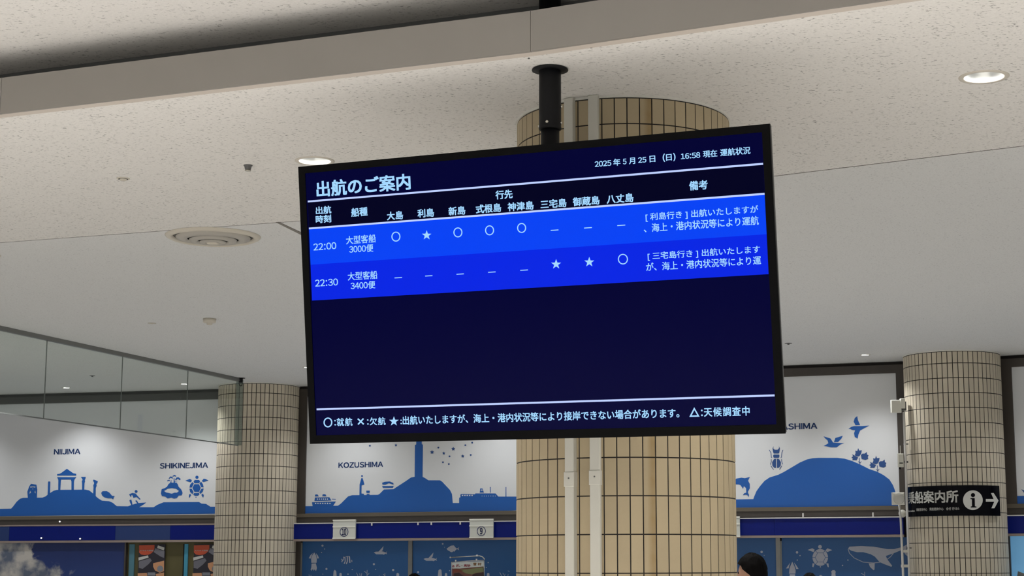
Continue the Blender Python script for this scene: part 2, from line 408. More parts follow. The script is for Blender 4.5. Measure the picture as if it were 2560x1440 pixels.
board('ceiling_panel', far_loop, [d for d in DL if not inside(d, seam)], H, .02, m_ceil_far, ceil)
B().prism(offset_line(seam, -.0085) + offset_line(seam, .0085)[::-1], H + .002, H + .02).out('joint_backing', mat('joint brown', (66, 52, 46), .9), ceil)
# expansion joint cover running from the seam towards the back
ga, gb = on_z(694, 555, H), on_z(900, 655, H)
g = (gb - ga).normalized(); gn = Vector((-g.y, g.x, 0))
B().prism([tuple((ga + gn * .012)[:2]), tuple((gb + gn * .03)[:2]), tuple((gb - gn * .03)[:2]), tuple((ga - gn * .012)[:2])], H - .003, H).out('joint_cover', mat('joint grey', (120, 114, 108), .6), ceil)
# upper ceiling over the near part of the hall, ending in a recess behind the fascia
recess = offset_line(edge, .40)
up = B().prism([(-16, -8), (16, -8)] + recess[::-1], HU, HU + .03).out('ceiling_upper', m_ceil_up); tag(up, kind='structure')
wb = B()
for a, b in zip(recess, recess[1:]):
    wb.add([(a[0], a[1], H + .02), (b[0], b[1], H + .02), (b[0], b[1], HU + .03), (a[0], a[1], HU + .03)], [[0, 1, 2, 3]])
tag(wb.out('wall_recess', mat('recess grey', (120, 120, 118), .8)), kind='structure')
leak_cover = B().prism([(-16, -8.2), (16, -8.2), (16, 26), (-16, 26)], 4.6, 4.65).out('light_leak_cover', m_dark); tag(leak_cover, kind='structure')  # unseen slab added to stop world light leaking in above the ceiling
# fascia boards, one per straight length
fas = empty('trim_1', (0, 0, H), kind='structure')
eo = offset_line(edge, .018)
for i in range(len(edge) - 1):
    a, b, c, d = edge[i], edge[i + 1], eo[i + 1], eo[i]
    u = Vector((b[0] - a[0], b[1] - a[1], 0)).normalized() * .0012
    B().prism([(a[0] + u.x, a[1] + u.y), (b[0] - u.x, b[1] - u.y), (c[0] - u.x, c[1] - u.y), (d[0] + u.x, d[1] + u.y)], H - .004, H + .187).out('fascia_board', m_fascia, fas)
lo = offset_line(edge, .075); ll = B()
for i in range(len(edge) - 1): ll.prism([eo[i], eo[i + 1], lo[i + 1], lo[i]], H - .004, H - .0005)
ll.out('edge_strip', m_lip, fas)

# back wall in straight bays between the pillars
WP = [Vector((-12, 24.53, 0)), Vector((-7.70, 23.56, 0)), Vector((-4.05, 22.735, 0)), Vector((2.3, 20.335, 0)), Vector((4.42, 19.655, 0)), Vector((5.6, 19.0, 0)), Vector((12, 15.0, 0))]
BAY = {}
for nme, a, b in (('b1', WP[1], WP[2]), ('b2', Vector((-3.37, 22.51, 0)), Vector((2.64, 20.21, 0))), ('b3', Vector((2.64, 20.21, 0)), Vector((3.97, 19.79, 0))), ('b4', Vector((4.97, 19.30, 0)), Vector((5.2, 19.17, 0)))):
    U = (b - a).normalized(); N = Vector((U.y, -U.x, 0)); BAY[nme] = Frame(a, U, Vector((0, 0, 1)), N)
wl = B()
back = [tuple(p[:2]) for p in WP]
for a, b in zip(back, back[1:]):
    u = Vector((b[0] - a[0], b[1] - a[1], 0)).normalized(); n = Vector((u.y, -u.x, 0)) * -.06
    wl.prism([(a[0] + n.x, a[1] + n.y), (b[0] + n.x, b[1] + n.y), (b[0] + 2.5 * n.x, b[1] + 2.5 * n.y), (a[0] + 2.5 * n.x, a[1] + 2.5 * n.y)], 0, 4.6)
tag(wl.out('wall_back', m_wall), kind='structure')

def slab(fr, u0, u1, z0, z1, off0, off1, name, m, parent):
    b = B(); P = [fr.to3(u, z, o) for o in (off0, off1) for u, z in ((u0, z0), (u1, z0), (u1, z1), (u0, z1))]
    b.add(P, [[3, 2, 1, 0], [4, 5, 6, 7], [0, 1, 5, 4], [1, 2, 6, 5], [2, 3, 7, 6], [3, 0, 4, 7]])
    return b.out(name, m, parent)
def U_at(fr, x, y=1250): return fr.f2(x, y)[0]

# ================================================================== PILLARS
def pillar(cx, cy, r, n, z_ring, dz, mt, label, phase, duct_stain=None, hidden=None):
    root = empty('tiled_pillar', (cx, cy, 0), label, 'pillar')
    c = Vector((cx, cy, 0)); f = Vector((cx, cy, 0)).normalized(); right = Vector((f.y, -f.x, 0))
    B().lathe(c, [(r - .0015, 0), (r - .0015, H)], 224).out('core', m_grout, root, True)
    B().lathe(c, [(r - .012, H - .012), (r + .008, H - .012), (r + .008, H), (r - .012, H)], 96, cap=False).out('top_collar', m_white, root)
    gap = .0058 if r > .55 else .0080; wt = 2 * (r) * math.sin(math.pi / n) - gap; th = .012
    rows = []; k0 = math.floor((H - z_ring) / dz); z = z_ring + k0 * dz
    if H - .014 - z > .02: rows.append((z, H - .014))
    while z > 0.02: rows.append((max(z - dz, 0), z)); z -= dz
    cand = []
    for ri, (za, zb) in enumerate(rows):
        for i in range(n):
            a = phase + (i + .5) * 2 * math.pi / n
            nrm = right * math.sin(a) - f * math.cos(a)
            P = c + nrm * (r * math.cos(math.pi / n) - th / 2 + .0006) + Vector((0, 0, (za + zb) / 2))
            view = (CAM - P).normalized(); face = nrm.dot(view); x, y = project(P)
            vis = face > .02 and y < 1480 and -20 < x < 2580
            if hidden and hidden(x, y): vis = False
            cand.append((-(face if vis else face * .01 - 1), ri, i, a, nrm, P, za, zb))
    cand.sort(key=lambda q: q[0])
    meshes = {}; rest = B()
    for k, (s, ri, i, a, nrm, P, za, zb) in enumerate(cand):
        hgt = zb - za - gap; X = Vector((0, 0, 1)).cross(-nrm) * -1
        if k >= 300:
            rest.box(P, wt, th, hgt, X=X, Y=-nrm, ch=.0012); continue
        key = (round(hgt, 4), duct_stain == i)
        if key not in meshes:
            b = B().box((0, 0, 0), wt, th, hgt, ch=.0004); me = bpy.data.meshes.new('tile'); me.from_pydata([tuple(v) for v in b.v], [], b.f)
            me.materials.append(m_tile_s if key[1] else mt); bm = bmesh.new(); bm.from_mesh(me); bmesh.ops.recalc_face_normals(bm, faces=bm.faces); bm.to_mesh(me); bm.free(); meshes[key] = me
        o = bpy.data.objects.new('tile', meshes[key]); COL.objects.link(o); o.parent = root
        o.location = P - c + nrm * random.uniform(-.0006, .0006); o.rotation_euler = (random.uniform(-.004, .004), 0, math.atan2(nrm.y, nrm.x) + math.pi / 2 + random.uniform(-.006, .006))
    rs = rest.out('tile_field', mt, root); rs['kind'] = 'stuff'
    return root, c, f, right
def tvhid(x, y): return 790 < x < 1925 and 365 < y < 1075
PC = pillar(.335, 8.86, .560, 56, 1.552, .1835, m_tile_c, 'wide beige tiled round pillar behind the display, with two white cable ducts', R(4.6 - 2.5), duct_stain=1, hidden=tvhid)
PL = pillar(-3.95, 22.50, .525, 59, 3.609, .1555, m_tile_b, 'slim grey-beige tiled round pillar at left, where the glass barrier ends', R(2))
PR = pillar(4.405, 19.25, .535, 59, 3.594, .1623, m_tile_b, 'slim grey-beige tiled round pillar at right, wrapped by the black arrow sign', R(1))

# white cable ducts on the wide pillar
def duct(px, label, cover_y):
    root_p, c, f, right = PC
    x0 = (px - 1559.5) / (F * .56 / 8.31); a = math.asin(max(-1, min(1, x0)))
    n = right * math.sin(a) - f * math.cos(a); X = Vector((-n.y, n.x, 0))
    base = c + n * .560
    root = empty('cable_duct', base, label, 'cable duct')
    B().box(base + n * .016 + Vector((0, 0, H / 2)), .050, .032, H - .002, X=X, Y=-n, ch=.003).out('channel', m_duct, root)
    P = on_plane(px, cover_y, base, n); zc = P.z
    B().box(base + n * .0175 + Vector((0, 0, zc)), .056, .037, .07, X=X, Y=-n, ch=.002).out('joint_cover', m_duct, root)
    B().lathe(base + n * .036 + Vector((-.0, 0, zc + .005)), [(.004, 0), (.004, .002), (.001, .003)], 10, X=X, Y=Vector((0, 0, 1)), Z=n).out('screw', m_side, root)
duct(1425.5, 'left white plastic cable duct running up the wide tiled pillar', 1199)
duct(1486.5, 'right white plastic cable duct running up the wide tiled pillar', 1195)

# ================================================================== MURALS
CA = (60, 1160, 7.53); CB = (380, 1140, 9.6); CK = (740, 940, 4); CR = (1830, 1020, 5.54); CS = (750, 1340, 7.53); CT = (1840, 1340, 5.818); CQ = (1080, 1340, 12.8)
def mural(fr, u0, u1, uf0, uf1, label, left=True, right=True):
    """board between u0 and u1 with a dark frame reaching out to uf0 and uf1"""
    root = empty('island_mural', fr.to3((u0 + u1) / 2, 2.125, 0), label, 'mural')
    slab(fr, u0, u1, 2.24, 3.765, -.05, 0, 'board', m_board, root)
    slab(fr, uf0, uf1, 3.765, 3.862, -.05, .02, 'top_rail', m_brown if left or right else mat('grey top rail', (92, 93, 92), .5), root)
    slab(fr, uf0, uf1, 3.862, 3.898, -.05, -.01, 'shadow_gap', m_grout if left or right else MATS['grey top rail'], root)
    slab(fr, uf0, uf1, 2.195, 2.24, -.05, .03, 'ledge', m_brown2, root)
    slab(fr, uf0, uf1, 2.128, 2.195, -.05, .02, 'bottom_rail', m_brown, root)
    if left: slab(fr, uf0, u0, 2.24, 3.765, -.05, .02, 'side_rail', m_brown, root)
    if right: slab(fr, u1, uf1, 2.24, 3.765, -.05, .02, 'side_rail', m_brown, root)
    return root
def word(fr, s, xl, yl, xr, yr, h, parent, name='lettering', m=None, bold=.025, off=.0026):
    a = fr.f2(xl, yl); b = fr.f2(xr, yr); t = fr.f2(xl, yl - h / 2)[1] - fr.f2(xl, yl + h / 2)[1]
    return text(fr, s, a[0], b[0], (a[1] + b[1]) / 2, t, name, m or m_letter, parent, bold, off, cjk=True)

b1 = BAY['b1']; u_end = U_at(b1, 575) + .02
mu1 = mural(b1, -1.5, u_end - .02, -1.5, u_end - .02, 'white mural board with blue island silhouettes lettered NIIJIMA and SHIKINEJIMA', False, False)
ONE = (0, 0, 1)
hill1 = [(-120, 1275), (28, 1271.5), (33, 1266), (42, 1254), (50, 1247), (58, 1244.6), (106, 1244), (114, 1241), (120, 1236), (126, 1232), (134, 1227), (142, 1224.6), (214, 1224), (223, 1226), (232, 1233), (239, 1240), (246, 1246), (255, 1251.6), (273, 1253), (282, 1257), (292, 1265.4), (320, 1265.8), (331, 1261.6), (345.5, 1257.6), (365.5, 1256.2), (361, 1260), (348, 1268), (384, 1268), (393.5, 1262), (409, 1255.6), (497.7, 1255), (504, 1259), (515.4, 1259.8), (525.8, 1266.6), (600, 1267), (600, 1283.6), (-120, 1292)]
fig(b1, ONE, [hill1], 'island_hill', m_blue, mu1, off=.001)
fig(b1, CA, [[(625, 190), (670, 185), (700, 170), (810, 90), (930, 175), (985, 185), (985, 217), (625, 217)], [(625, 248), (985, 248), (950, 295), (942, 330), (940, 490), (895, 490), (895, 330), (885, 292), (700, 292), (695, 330), (685, 490), (645, 490), (648, 300)]], 'temple', m_blue, mu1)
fig(b1, CA, [[(455, 335), (465, 328), (495, 330), (498, 345), (490, 580), (445, 610)]], 'stone_post', m_blue, mu1)
fig(b1, CA, [[(1072, 242), (1165, 242), (1155, 285), (1145, 300), (1150, 330), (1140, 360), (1135, 500), (1095, 500), (1095, 360), (1090, 320), (1105, 300), (1095, 275)]], 'stone_column', m_blue, mu1)
fig(b1, CA, [[(1300, 310), (1315, 292), (1390, 325), (1380, 360), (1362, 375), (1368, 410), (1352, 450), (1350, 620), (1300, 595), (1310, 440), (1305, 400), (1320, 370), (1320, 350)]], 'stone_column', m_blue, mu1)
fig(b1, CA, [[[(135, 372), (235, 390), (252, 480), (243, 645), (75, 645), (65, 520), (100, 420)], [(118, 422), (218, 422), (215, 445), (172, 438), (118, 445)], [(160, 462), (174, 462), (170, 490)], [(118, 500), (135, 540), (102, 560)], [(215, 495), (222, 555), (197, 530)]]], 'carved_stone', m_blue, mu1)
fig(b1, CA, [[(1455, 545), (1480, 512), (1560, 510), (1610, 540), (1660, 600), (1710, 605), (1690, 630), (1680, 665), (1650, 645), (1580, 645), (1510, 625), (1470, 590)]], 'fish', m_blue, mu1)
fig(b1, CA, [circ((2112, 517), 27), [(1980, 570), (2040, 545), (2100, 555), (2140, 600), (2195, 660), (2180, 672), (2120, 620), (2060, 635), (2042, 585), (2020, 585), (2020, 620), (2000, 610)], [(1985, 680), (2020, 668), (2030, 700), (2045, 775), (2022, 775), (1995, 720)], [(2095, 690), (2125, 685), (2158, 738), (2138, 745), (2110, 712)]], 'surfer', m_blue, mu1)
fig(b1, CB, [[[(225, 840), (235, 795), (300, 775), (360, 740), (400, 670), (450, 640), (590, 640), (620, 680), (640, 740), (700, 800), (725, 850), (735, 890), (715, 945), (640, 950), (600, 1010), (530, 1025), (465, 1000), (380, 1020), (320, 975), (240, 960), (215, 900)], [(290, 840), (380, 785), (480, 770), (580, 785), (650, 840), (600, 880), (540, 880), (475, 905), (400, 885), (340, 875)]]], 'rock_island', m_blue, mu1)
fig(b1, CB, [[(360, 600), (385, 575), (430, 575), (445, 605), (415, 592), (370, 605)], [(405, 535), (440, 490), (490, 500), (508, 545), (450, 525), (415, 548)], [(490, 485), (540, 450), (585, 480), (560, 497), (540, 480), (510, 495)], [(555, 572), (590, 515), (640, 510), (690, 550), (670, 582), (620, 545), (580, 582)], [(525, 530), (540, 530), (545, 600), (620, 598), (550, 614), (555, 642), (520, 642)], [(460, 580), (470, 575), (468, 642), (445, 642), (438, 610), (460, 622)]], 'pine_tree', m_blue, mu1)
turtle = [circ((1080, 510), 38), [(805, 590), (910, 550), (955, 575), (950, 610), (925, 630)], [(1195, 600), (1240, 545), (1280, 550), (1355, 585), (1240, 625)], [(1018, 677), (1128, 677), (1172, 765), (1130, 860), (1020, 860), (972, 765)], [(1000, 610), (1030, 575), (1130, 575), (1155, 605), (1135, 652), (1018, 652)], [(970, 625), (1005, 660), (960, 755), (900, 755), (915, 690)], [(1180, 615), (1225, 680), (1240, 750), (1185, 750), (1142, 660)], [(900, 785), (955, 785), (1000, 865), (970, 915), (915, 860)], [(1190, 785), (1240, 780), (1220, 850), (1170, 910), (1135, 870)], [(1010, 890), (1130, 885), (1140, 920), (1100, 955), (1030, 955), (990, 920)], [(890, 930), (920, 905), (940, 940), (900, 1000), (885, 990)], [(1185, 930), (1220, 905), (1245, 940), (1235, 990), (1215, 985)], circ((1057, 990), 12, 10)]
fig(b1, CB, turtle, 'sea_turtle', m_blue, mu1)
word(b1, 'NIIJIMA', 135, 1129.6, 201.3, 1128.7, 13.4, mu1)
word(b1, 'SHIKINEJIMA', 399.6, 1165, 520.5, 1162.7, 13.8, mu1)

b2 = BAY['b2']; u2a, u2b = U_at(b2, 764), U_at(b2, 1800, 1250)
mu2 = mural(b2, u2a, u2b, U_at(b2, 735), u2b, 'white mural board with blue island, tall tower, ships and stars lettered KOZUSHIMA', True, False)
hill2 = [(88, 1302), (375, 1298), (420, 1297), (450, 1275), (520, 1205), (560, 1192), (820, 1188), (835, 1180), (880, 1135), (975, 1132), (1000, 1115), (1100, 1050), (1150, 1015), (1185, 1008), (1265, 1008), (1290, 1020), (1325, 1043), (1440, 1043), (1462, 1057), (1540, 1140), (1560, 1180), (1568, 1270), (1632, 1270), (1632, 1218), (1655, 1206), (2600, 1206), (2600, 1325), (2150, 1346), (90, 1375)]
fig(b2, CK, [hill2], 'island_hill', m_blue, mu2, off=.001)
fig(b2, CK, [[(1190, 690), (1203, 684), (1205, 300), (1256, 300), (1258, 680), (1270, 688), (1266, 1015), (1187, 1015)]], 'tower', m_blue, mu2)
fig(b2, CK, [[(160, 1262), (400, 1255), (368, 1304), (168, 1306)], [(185, 1250), (190, 1215), (335, 1212), (355, 1245)], [(192, 1186), (215, 1184), (230, 1203), (190, 1205)], [(268, 1183), (295, 1183), (305, 1203), (263, 1203)], [(360, 1228), (400, 1230), (398, 1236), (360, 1234)]], 'ferry', m_blue, mu2)
figs(b2, CK, [circ((197 + 24 * i, 1274), 7, 8) for i in range(7)] + [circ((216 + 20 * i, 1231), 6, 8) for i in range(6)], 'porthole', m_board, mu2, off=.0032)
fig(b2, CK, [circ((661, 1000), 9, 10), [(654, 1022), (668, 1022), (685, 1085), (657, 1092), (655, 1175), (680, 1178), (680, 1194), (635, 1194), (637, 1085)], [(703, 1147), (738, 1147), (736, 1170), (706, 1170)], [(708, 1180), (735, 1180), (735, 1192), (708, 1192)]], 'lighthouse', m_blue, mu2)
fig(b2, CK, [[(862, 1068), (890, 1058), (940, 1055), (975, 1070), (975, 1086), (930, 1072), (895, 1086), (865, 1086)], [(862, 1100), (978, 1100), (970, 1118), (868, 1118)]], 'tea_bowl', m_blue, mu2)
fig(b2, CK, [[(1645, 1186), (1655, 1180), (1790, 1183), (1795, 1174), (1995, 1174), (2028, 1210), (1645, 1210)], [(1842, 1125), (1866, 1125), (1880, 1166), (1838, 1166)], [(1940, 1110), (1947, 1110), (1948, 1166), (1941, 1166)], [(2097, 1110), (2103, 1110), (2104, 1210), (2096, 1210)]], 'cargo_ship', m_blue, mu2)
figs(b2, CK, [[(1660 + 24 * i, 1189), (1674 + 24 * i, 1189), (1672 + 24 * i, 1200), (1658 + 24 * i, 1200)] for i in range(5)] + [circ((1862 + 22 * i, 1200), 4, 8) for i in range(7)] + [[(1850, 1136), (1864, 1136), (1868, 1146), (1848, 1146)]], 'porthole', m_board, mu2, off=.0032)
for sx, sy, sr_ in ((1000, 692, 15), (1361, 762, 21), (1478, 773, 17), (1573, 729, 21), (1668, 802, 18), (880, 500, 18), (700, 420, 18), (1500, 520, 18)):
    fig(b2, CK, [star((sx, sy), sr_, .52)], 'star', m_letter, mu2)
for sx, sy in ((739, 697), (1424, 716), (1694, 692), (1762, 667), (1536, 804), (1748, 790), (1470, 863), (1529, 881)):
    fig(b2, CK, [circ((sx, sy), 9, 12)], 'dot', m_letter, mu2)
word(b2, 'KOZUSHIMA', 846.2, 1163.7, 958, 1160, 13.6, mu2)

b3 = BAY['b3']; u3a, u3b = U_at(b3, 1800), b3.f2(2245, 1100)[0]
mu3 = mural(b3, u3a, u3b, u3a, u3b + .12, 'white mural board with blue hill, beetle, dolphin and seabirds beside the right pillar', False, True)
hill3 = [(-150, 1268), (295, 1262), (310, 1220), (340, 1150), (390, 1080), (450, 1010), (520, 962), (640, 925), (720, 885), (830, 820), (940, 755), (1040, 712), (1120, 695), (1200, 690), (1460, 690), (1560, 702), (1660, 732), (1760, 775), (1900, 845), (2010, 882), (2100, 930), (2180, 990), (2230, 1070), (2260, 1150), (2270, 1230), (2335, 1300), (2335, 1371), (-150, 1386)]
fig(b3, CR, [hill3], 'island_hill', m_blue, mu3, off=.001)
fig(b3, CR, [[(20, 1055), (20, 1015), (60, 978), (130, 965), (180, 972), (248, 955), (222, 1005), (246, 1050), (248, 1110), (220, 1160), (222, 1175), (236, 1200), (232, 1235), (212, 1205), (185, 1200), (150, 1208), (170, 1180), (198, 1172), (195, 1110), (165, 1080), (155, 1120), (120, 1070), (100, 1060)]], 'dolphin', m_blue, mu3)
beetle = [[(562, 560), (577, 528), (572, 560), (592, 578), (632, 578), (652, 556), (650, 528), (664, 560), (655, 620), (645, 630), (577, 630), (567, 600)], [(580, 645), (648, 645), (657, 655), (655, 682), (645, 690), (582, 690), (572, 680), (572, 655)], [(610, 703), (582, 708), (556, 750), (560, 800), (585, 828), (610, 830)], [(622, 703), (652, 708), (678, 750), (674, 800), (650, 828), (622, 830)],
          stroke([(515, 580), (540, 620), (545, 685), (556, 686)], 8), stroke([(706, 580), (690, 620), (685, 685), (674, 686)], 8), stroke([(543, 710), (545, 745), (530, 785)], 8), stroke([(686, 710), (690, 745), (702, 780)], 8), stroke([(538, 800), (576, 852)], 8), stroke([(690, 800), (658, 852)], 8)]
fig(b3, CR, beetle, 'beetle', m_letter, mu3)
fig(b3, CR, [[(1268, 392), (1365, 422), (1400, 478), (1480, 484), (1557, 488), (1500, 505), (1450, 545), (1370, 546), (1310, 530), (1270, 526), (1300, 510), (1335, 488), (1325, 450), (1290, 420)], [(1535, 385), (1515, 425), (1468, 472), (1412, 472), (1432, 415)]], 'seabird', m_blue, mu3)
fig(b3, CR, [[(1735, 112), (1745, 170), (1775, 236), (1712, 240), (1685, 190), (1700, 140)], [(1612, 292), (1650, 262), (1690, 251), (1800, 250), (1905, 243), (1830, 280), (1775, 312), (1750, 370), (1742, 425), (1700, 400), (1690, 350), (1705, 310), (1660, 302), (1640, 290)]], 'seabird', m_blue, mu3)
leafs = [[(1748, 555), (1762, 590), (1798, 585), (1790, 630), (1765, 668), (1735, 672), (1700, 655), (1712, 625), (1708, 590), (1735, 597)], [(1665, 640), (1690, 655), (1748, 687), (1725, 724), (1665, 722), (1676, 702), (1655, 685), (1676, 670)], [(1868, 608), (1870, 645), (1892, 655), (1880, 680), (1888, 702), (1850, 720), (1795, 706), (1785, 650), (1808, 632), (1838, 632)], stroke([(1766, 690), (1772, 780)], 8), stroke([(1792, 738), (1772, 768)], 6), stroke([(1750, 738), (1772, 768)], 6)]
fig(b3, CR, leafs, 'flower', m_letter, mu3)
fig(b3, CR, [[(a + 247, b + 105) for a, b in l] for l in leafs], 'flower', m_letter, mu3)
# island name, right part visible beside the display
gS = text_geo('SHIMA', .025, True); gM = text_geo('MIKURASHIMA', .025, True)
ua, ub = b3.f2(1970.4, 1065.5), b3.f2(2043.4, 1064.6); wS = ub[0] - ua[0]; wM = wS * (gM[3] - gM[2]) / (gS[3] - gS[2])
text(b3, 'MIKURASHIMA', ub[0] - wM, ub[0], ub[1], b3.f2(2000, 1057.3)[1] - b3.f2(2000, 1072.6)[1], 'lettering', m_letter, mu3, .025, cjk=True)

b4 = BAY['b4']; u4a = b4.f2(2537, 1100)[0]
mu4 = mural(b4, u4a, u4a + 1.6, b4.f2(2497, 1100)[0], u4a + 1.6, 'white mural board in dark frame at the far right, right of the right pillar', True, False)
ub4 = b4.f2(2542, 1240)
flat(b4, [[[(u4a, ub4[1]), (u4a + 1.6, ub4[1]), (u4a + 1.6, 2.24), (u4a, 2.24)]]], .001, .002, 'island_hill', m_blue, mu4)
fig(b4, ONE, [[(2553, 1223), (2568, 1229), (2575, 1236), (2562, 1234)]], 'seabird', m_letter, mu4)

# ================================================================== NAVY HEADERS UNDER THE MURALS
def header(fr, u0, u1, proud, label, mats=None):
    root = empty('header_band', fr.to3((u0 + u1) / 2, 1.91, 0), label, 'header')
    cuts = mats or [(u0, u1, m_navy)]
    for a, b, m in cuts: slab(fr, a + .001, b - .001, 1.915, 2.105, -.05, proud, 'band_panel', m, root)
    slab(fr, u0, u1, 1.885, 1.913, -.05, proud + .006, 'bottom_trim', m_trim, root)
    return root
hb1 = header(b1, -1.5, u_end - .02, .03, 'navy blue header band over the counters at far left, with faded lengths',
             [(-1.5, U_at(b1, 26, 1330), m_navy2), (U_at(b1, 26, 1330), U_at(b1, 291, 1330), m_navy), (U_at(b1, 291, 1330), U_at(b1, 428, 1330), m_navy2), (U_at(b1, 428, 1330), u_end - .02, m_navy)])
slab(b1, -1.5, u_end - .02, 2.106, 2.126, -.05, .034, 'top_trim', m_trim, hb1)
u2l = U_at(b2, 736, 1330)
hb2 = header(b2, u2l, u2b, .14, 'navy blue header band behind number plates 10 and 9')
slab(b2, u2l + .03, u2b, 2.106, 2.118, .02, .15, 'top_rail', m_rail, hb2)
for px_ in (943, 1058, 1091, 1163): 
    u = U_at(b2, px_, 1306); slab(b2, u - .008, u + .008, 2.075, 2.106, .14, .155, 'clip', m_rail, hb2)
hb3 = header(b3, u3a, b3.f2(2262, 1330)[0], .12, 'navy blue header band between the wide pillar and the right pillar',
             [(u3a, U_at(b3, 1941, 1320), m_navy), (U_at(b3, 1941, 1320), b3.f2(2262, 1330)[0], m_navy)])
slab(b3, u3a, b3.f2(2262, 1330)[0], 2.105, 2.118, .02, .135, 'top_rail', m_rail, hb3)
for px_ in (2012, 2186):
    u = U_at(b3, px_, 1290); slab(b3, u - .008, u + .008, 2.105, 2.165, .11, .13, 'clip', m_rail, hb3)
hb4 = header(b4, b4.f2(2512, 1320)[0], u4a + 1.6, .08, 'navy blue header band at the far right edge')
slab(b4, b4.f2(2512, 1320)[0], u4a + 1.6, 2.105, 2.118, .0, .09, 'top_rail', m_rail, hb4)

def plate(fr, x0, x1, y0, y1, off, digits, label):
    P = on_plane((x0 + x1) / 2, (y0 + y1) / 2, fr.to3(0, 0, off), fr.N); sub = Frame(P, fr.U, fr.V, fr.N)
    a = sub.f2(x0, (y0 + y1) / 2)[0]; b = sub.f2(x1, (y0 + y1) / 2)[0]; t = sub.f2((x0 + x1) / 2, y0)[1]; q = sub.f2((x0 + x1) / 2, y1)[1]
    root = empty('number_plate', P, label, 'sign')
    slab(sub, a, b, q, t, -.02, 0, 'panel', m_plate, root)
    h = t - q
    for k in (1.0, .66, .035): slab(sub, a - .003, b + .003, q + h * k - .016, q + h * k, 0, .006, 'ridge', m_plate_l, root)
    if digits:
        c = ((a + b) / 2, q + h * .34); r = h * .26
        flat(sub, [[circ(c, r, 36), circ(c, r * .87, 36)]], .001, .002, 'number_ring', m_digit, root)
        wd = r * (1.05 if len(digits) > 1 else .62)
        text(sub, digits, c[0] - wd / 2, c[0] + wd / 2, c[1], r * 1.38, 'digits', m_digit, root, .03, .004, cjk=True)
plate(b2, 832.5, 888.5, 1299, 1345.5, .19, '10', 'white number plate with a circled 10, left one of two on the navy header')
plate(b2, 1174, 1233, 1297, 1343.5, .19, '9', 'white number plate with a circled 9, beside the wide pillar above the hanging poster')
plate(b3, 1790, 1849.5, 1291, 1341, .19, None, 'white number plate mostly hidden behind the wide pillar, at its right edge')

# ================================================================== LOWER PANELS
lb2 = empty('sea_mural', b2.to3(1.5, 0, 0), 'sea-blue counter board with pale squid, fish and coral under plates 10 and 9', 'mural')
ul = U_at(b2, 756, 1400); um = U_at(b2, 1022, 1400); um2 = U_at(b2, 1032, 1400)
slab(b2, ul, um, .0, 1.885, -.05, 0, 'board', m_sea, lb2)
slab(b2, um2, u2b, .0, 1.885, -.05, 0, 'board', m_sea, lb2)
slab(b2, um, um2, .0, 1.885, -.05, .02, 'mullion', m_post, lb2)
slab(b2, ul - .1, ul - .02, .0, 1.885, -.05, .02, 'side_rail', m_brown, lb2)
slab(b2, ul - .02, ul, .0, 1.87, -.05, .012, 'bead', m_greyrail, lb2)
squid = [[(270, 310), (305, 370), (318, 440), (312, 505), (215, 505), (212, 430), (235, 360)], [(240, 322), (222, 370), (205, 425), (165, 420), (200, 360)], [(300, 320), (340, 370), (360, 420), (325, 425), (314, 370)], [(220, 520), (300, 515), (320, 600), (310, 640), (300, 660), (280, 625), (260, 655), (245, 620), (210, 660), (215, 625), (198, 640), (215, 590)]]
fig(b2, CS, squid, 'squid', m_fish, lb2)
fig(b2, CS, [stroke([(782, 432), (802, 455), (787, 492)], 16), stroke([(800, 458), (815, 460), (830, 400)], 12), stroke([(815, 398), (848, 402), (852, 480), (832, 522)], 18), stroke([(892, 378), (892, 480), (872, 528)], 20), stroke([(860, 388), (935, 382)], 10), stroke([(930, 385), (940, 505)], 24), stroke([(975, 450), (980, 490)], 14)], 'striped_fish', m_fish, lb2)
fly = [[(1390, 310), (1430, 295), (1560, 290), (1620, 310), (1640, 285), (1630, 318), (1642, 345), (1610, 332), (1580, 352), (1560, 345), (1440, 345)], [(1575, 190), (1560, 265), (1540, 290), (1475, 300)]]
fig(b2, CS, fly, 'flying_fish', m_fish, lb2); fig(b2, CS, [[(a + 938, b + 122) for a, b in l] for l in fly], 'flying_fish', m_fish, lb2)
fig(b2, CQ, [[(470, 410), (530, 360), (610, 310), (700, 300), (740, 350), (785, 398), (805, 398), (872, 358), (850, 405), (872, 455), (800, 418), (760, 450), (720, 500), (690, 488), (640, 520), (600, 510), (560, 485), (500, 450)]], 'sea_bream', m_fish, lb2)
for a, b, r_ in ((425, 182, 20), (465, 245, 10), (407, 310, 10), (1392, 530, 20), (500, 620, 20), (985, 632, 10), (1425, 628, 10), (1755, 640, 22), (905, 718, 12), (432, 718, 8), (2225, 680, 18)):
    fig(b2, CS, [circ((a, b), r_, 12)], 'bubble', m_fish, lb2)
for a, b, r_ in ((345, 250, 28), (405, 360, 12), (1800, 850, 18), (1740, 1005, 16), (565, 1110, 16)):
    fig(b2, CQ, [circ((a, b), r_, 12)], 'bubble', m_fish, lb2)
figs(b2, CS, [[(622, 790), (635, 665), (655, 635), (685, 665), (694, 790)], [(742, 790), (745, 705), (765, 692), (786, 705), (790, 790)], [(1812, 790), (1820, 705), (1842, 692), (1866, 712), (1872, 790)]], 'coral', m_fish, lb2)
figs(b2, CS, [stroke(l, 9) for l in ([(1265, 640), (1262, 790)], [(1210, 660), (1262, 705)], [(1305, 700), (1265, 740)], [(1065, 690), (1110, 790)], [(1125, 705), (1140, 790)], [(1165, 700), (1150, 790)], [(1600, 700), (1602, 790)], [(1568, 720), (1600, 748)], [(170, 725), (182, 790)], [(210, 735), (200, 790)], [(1490, 740), (1500, 790)])], 'coral', m_fish, lb2)
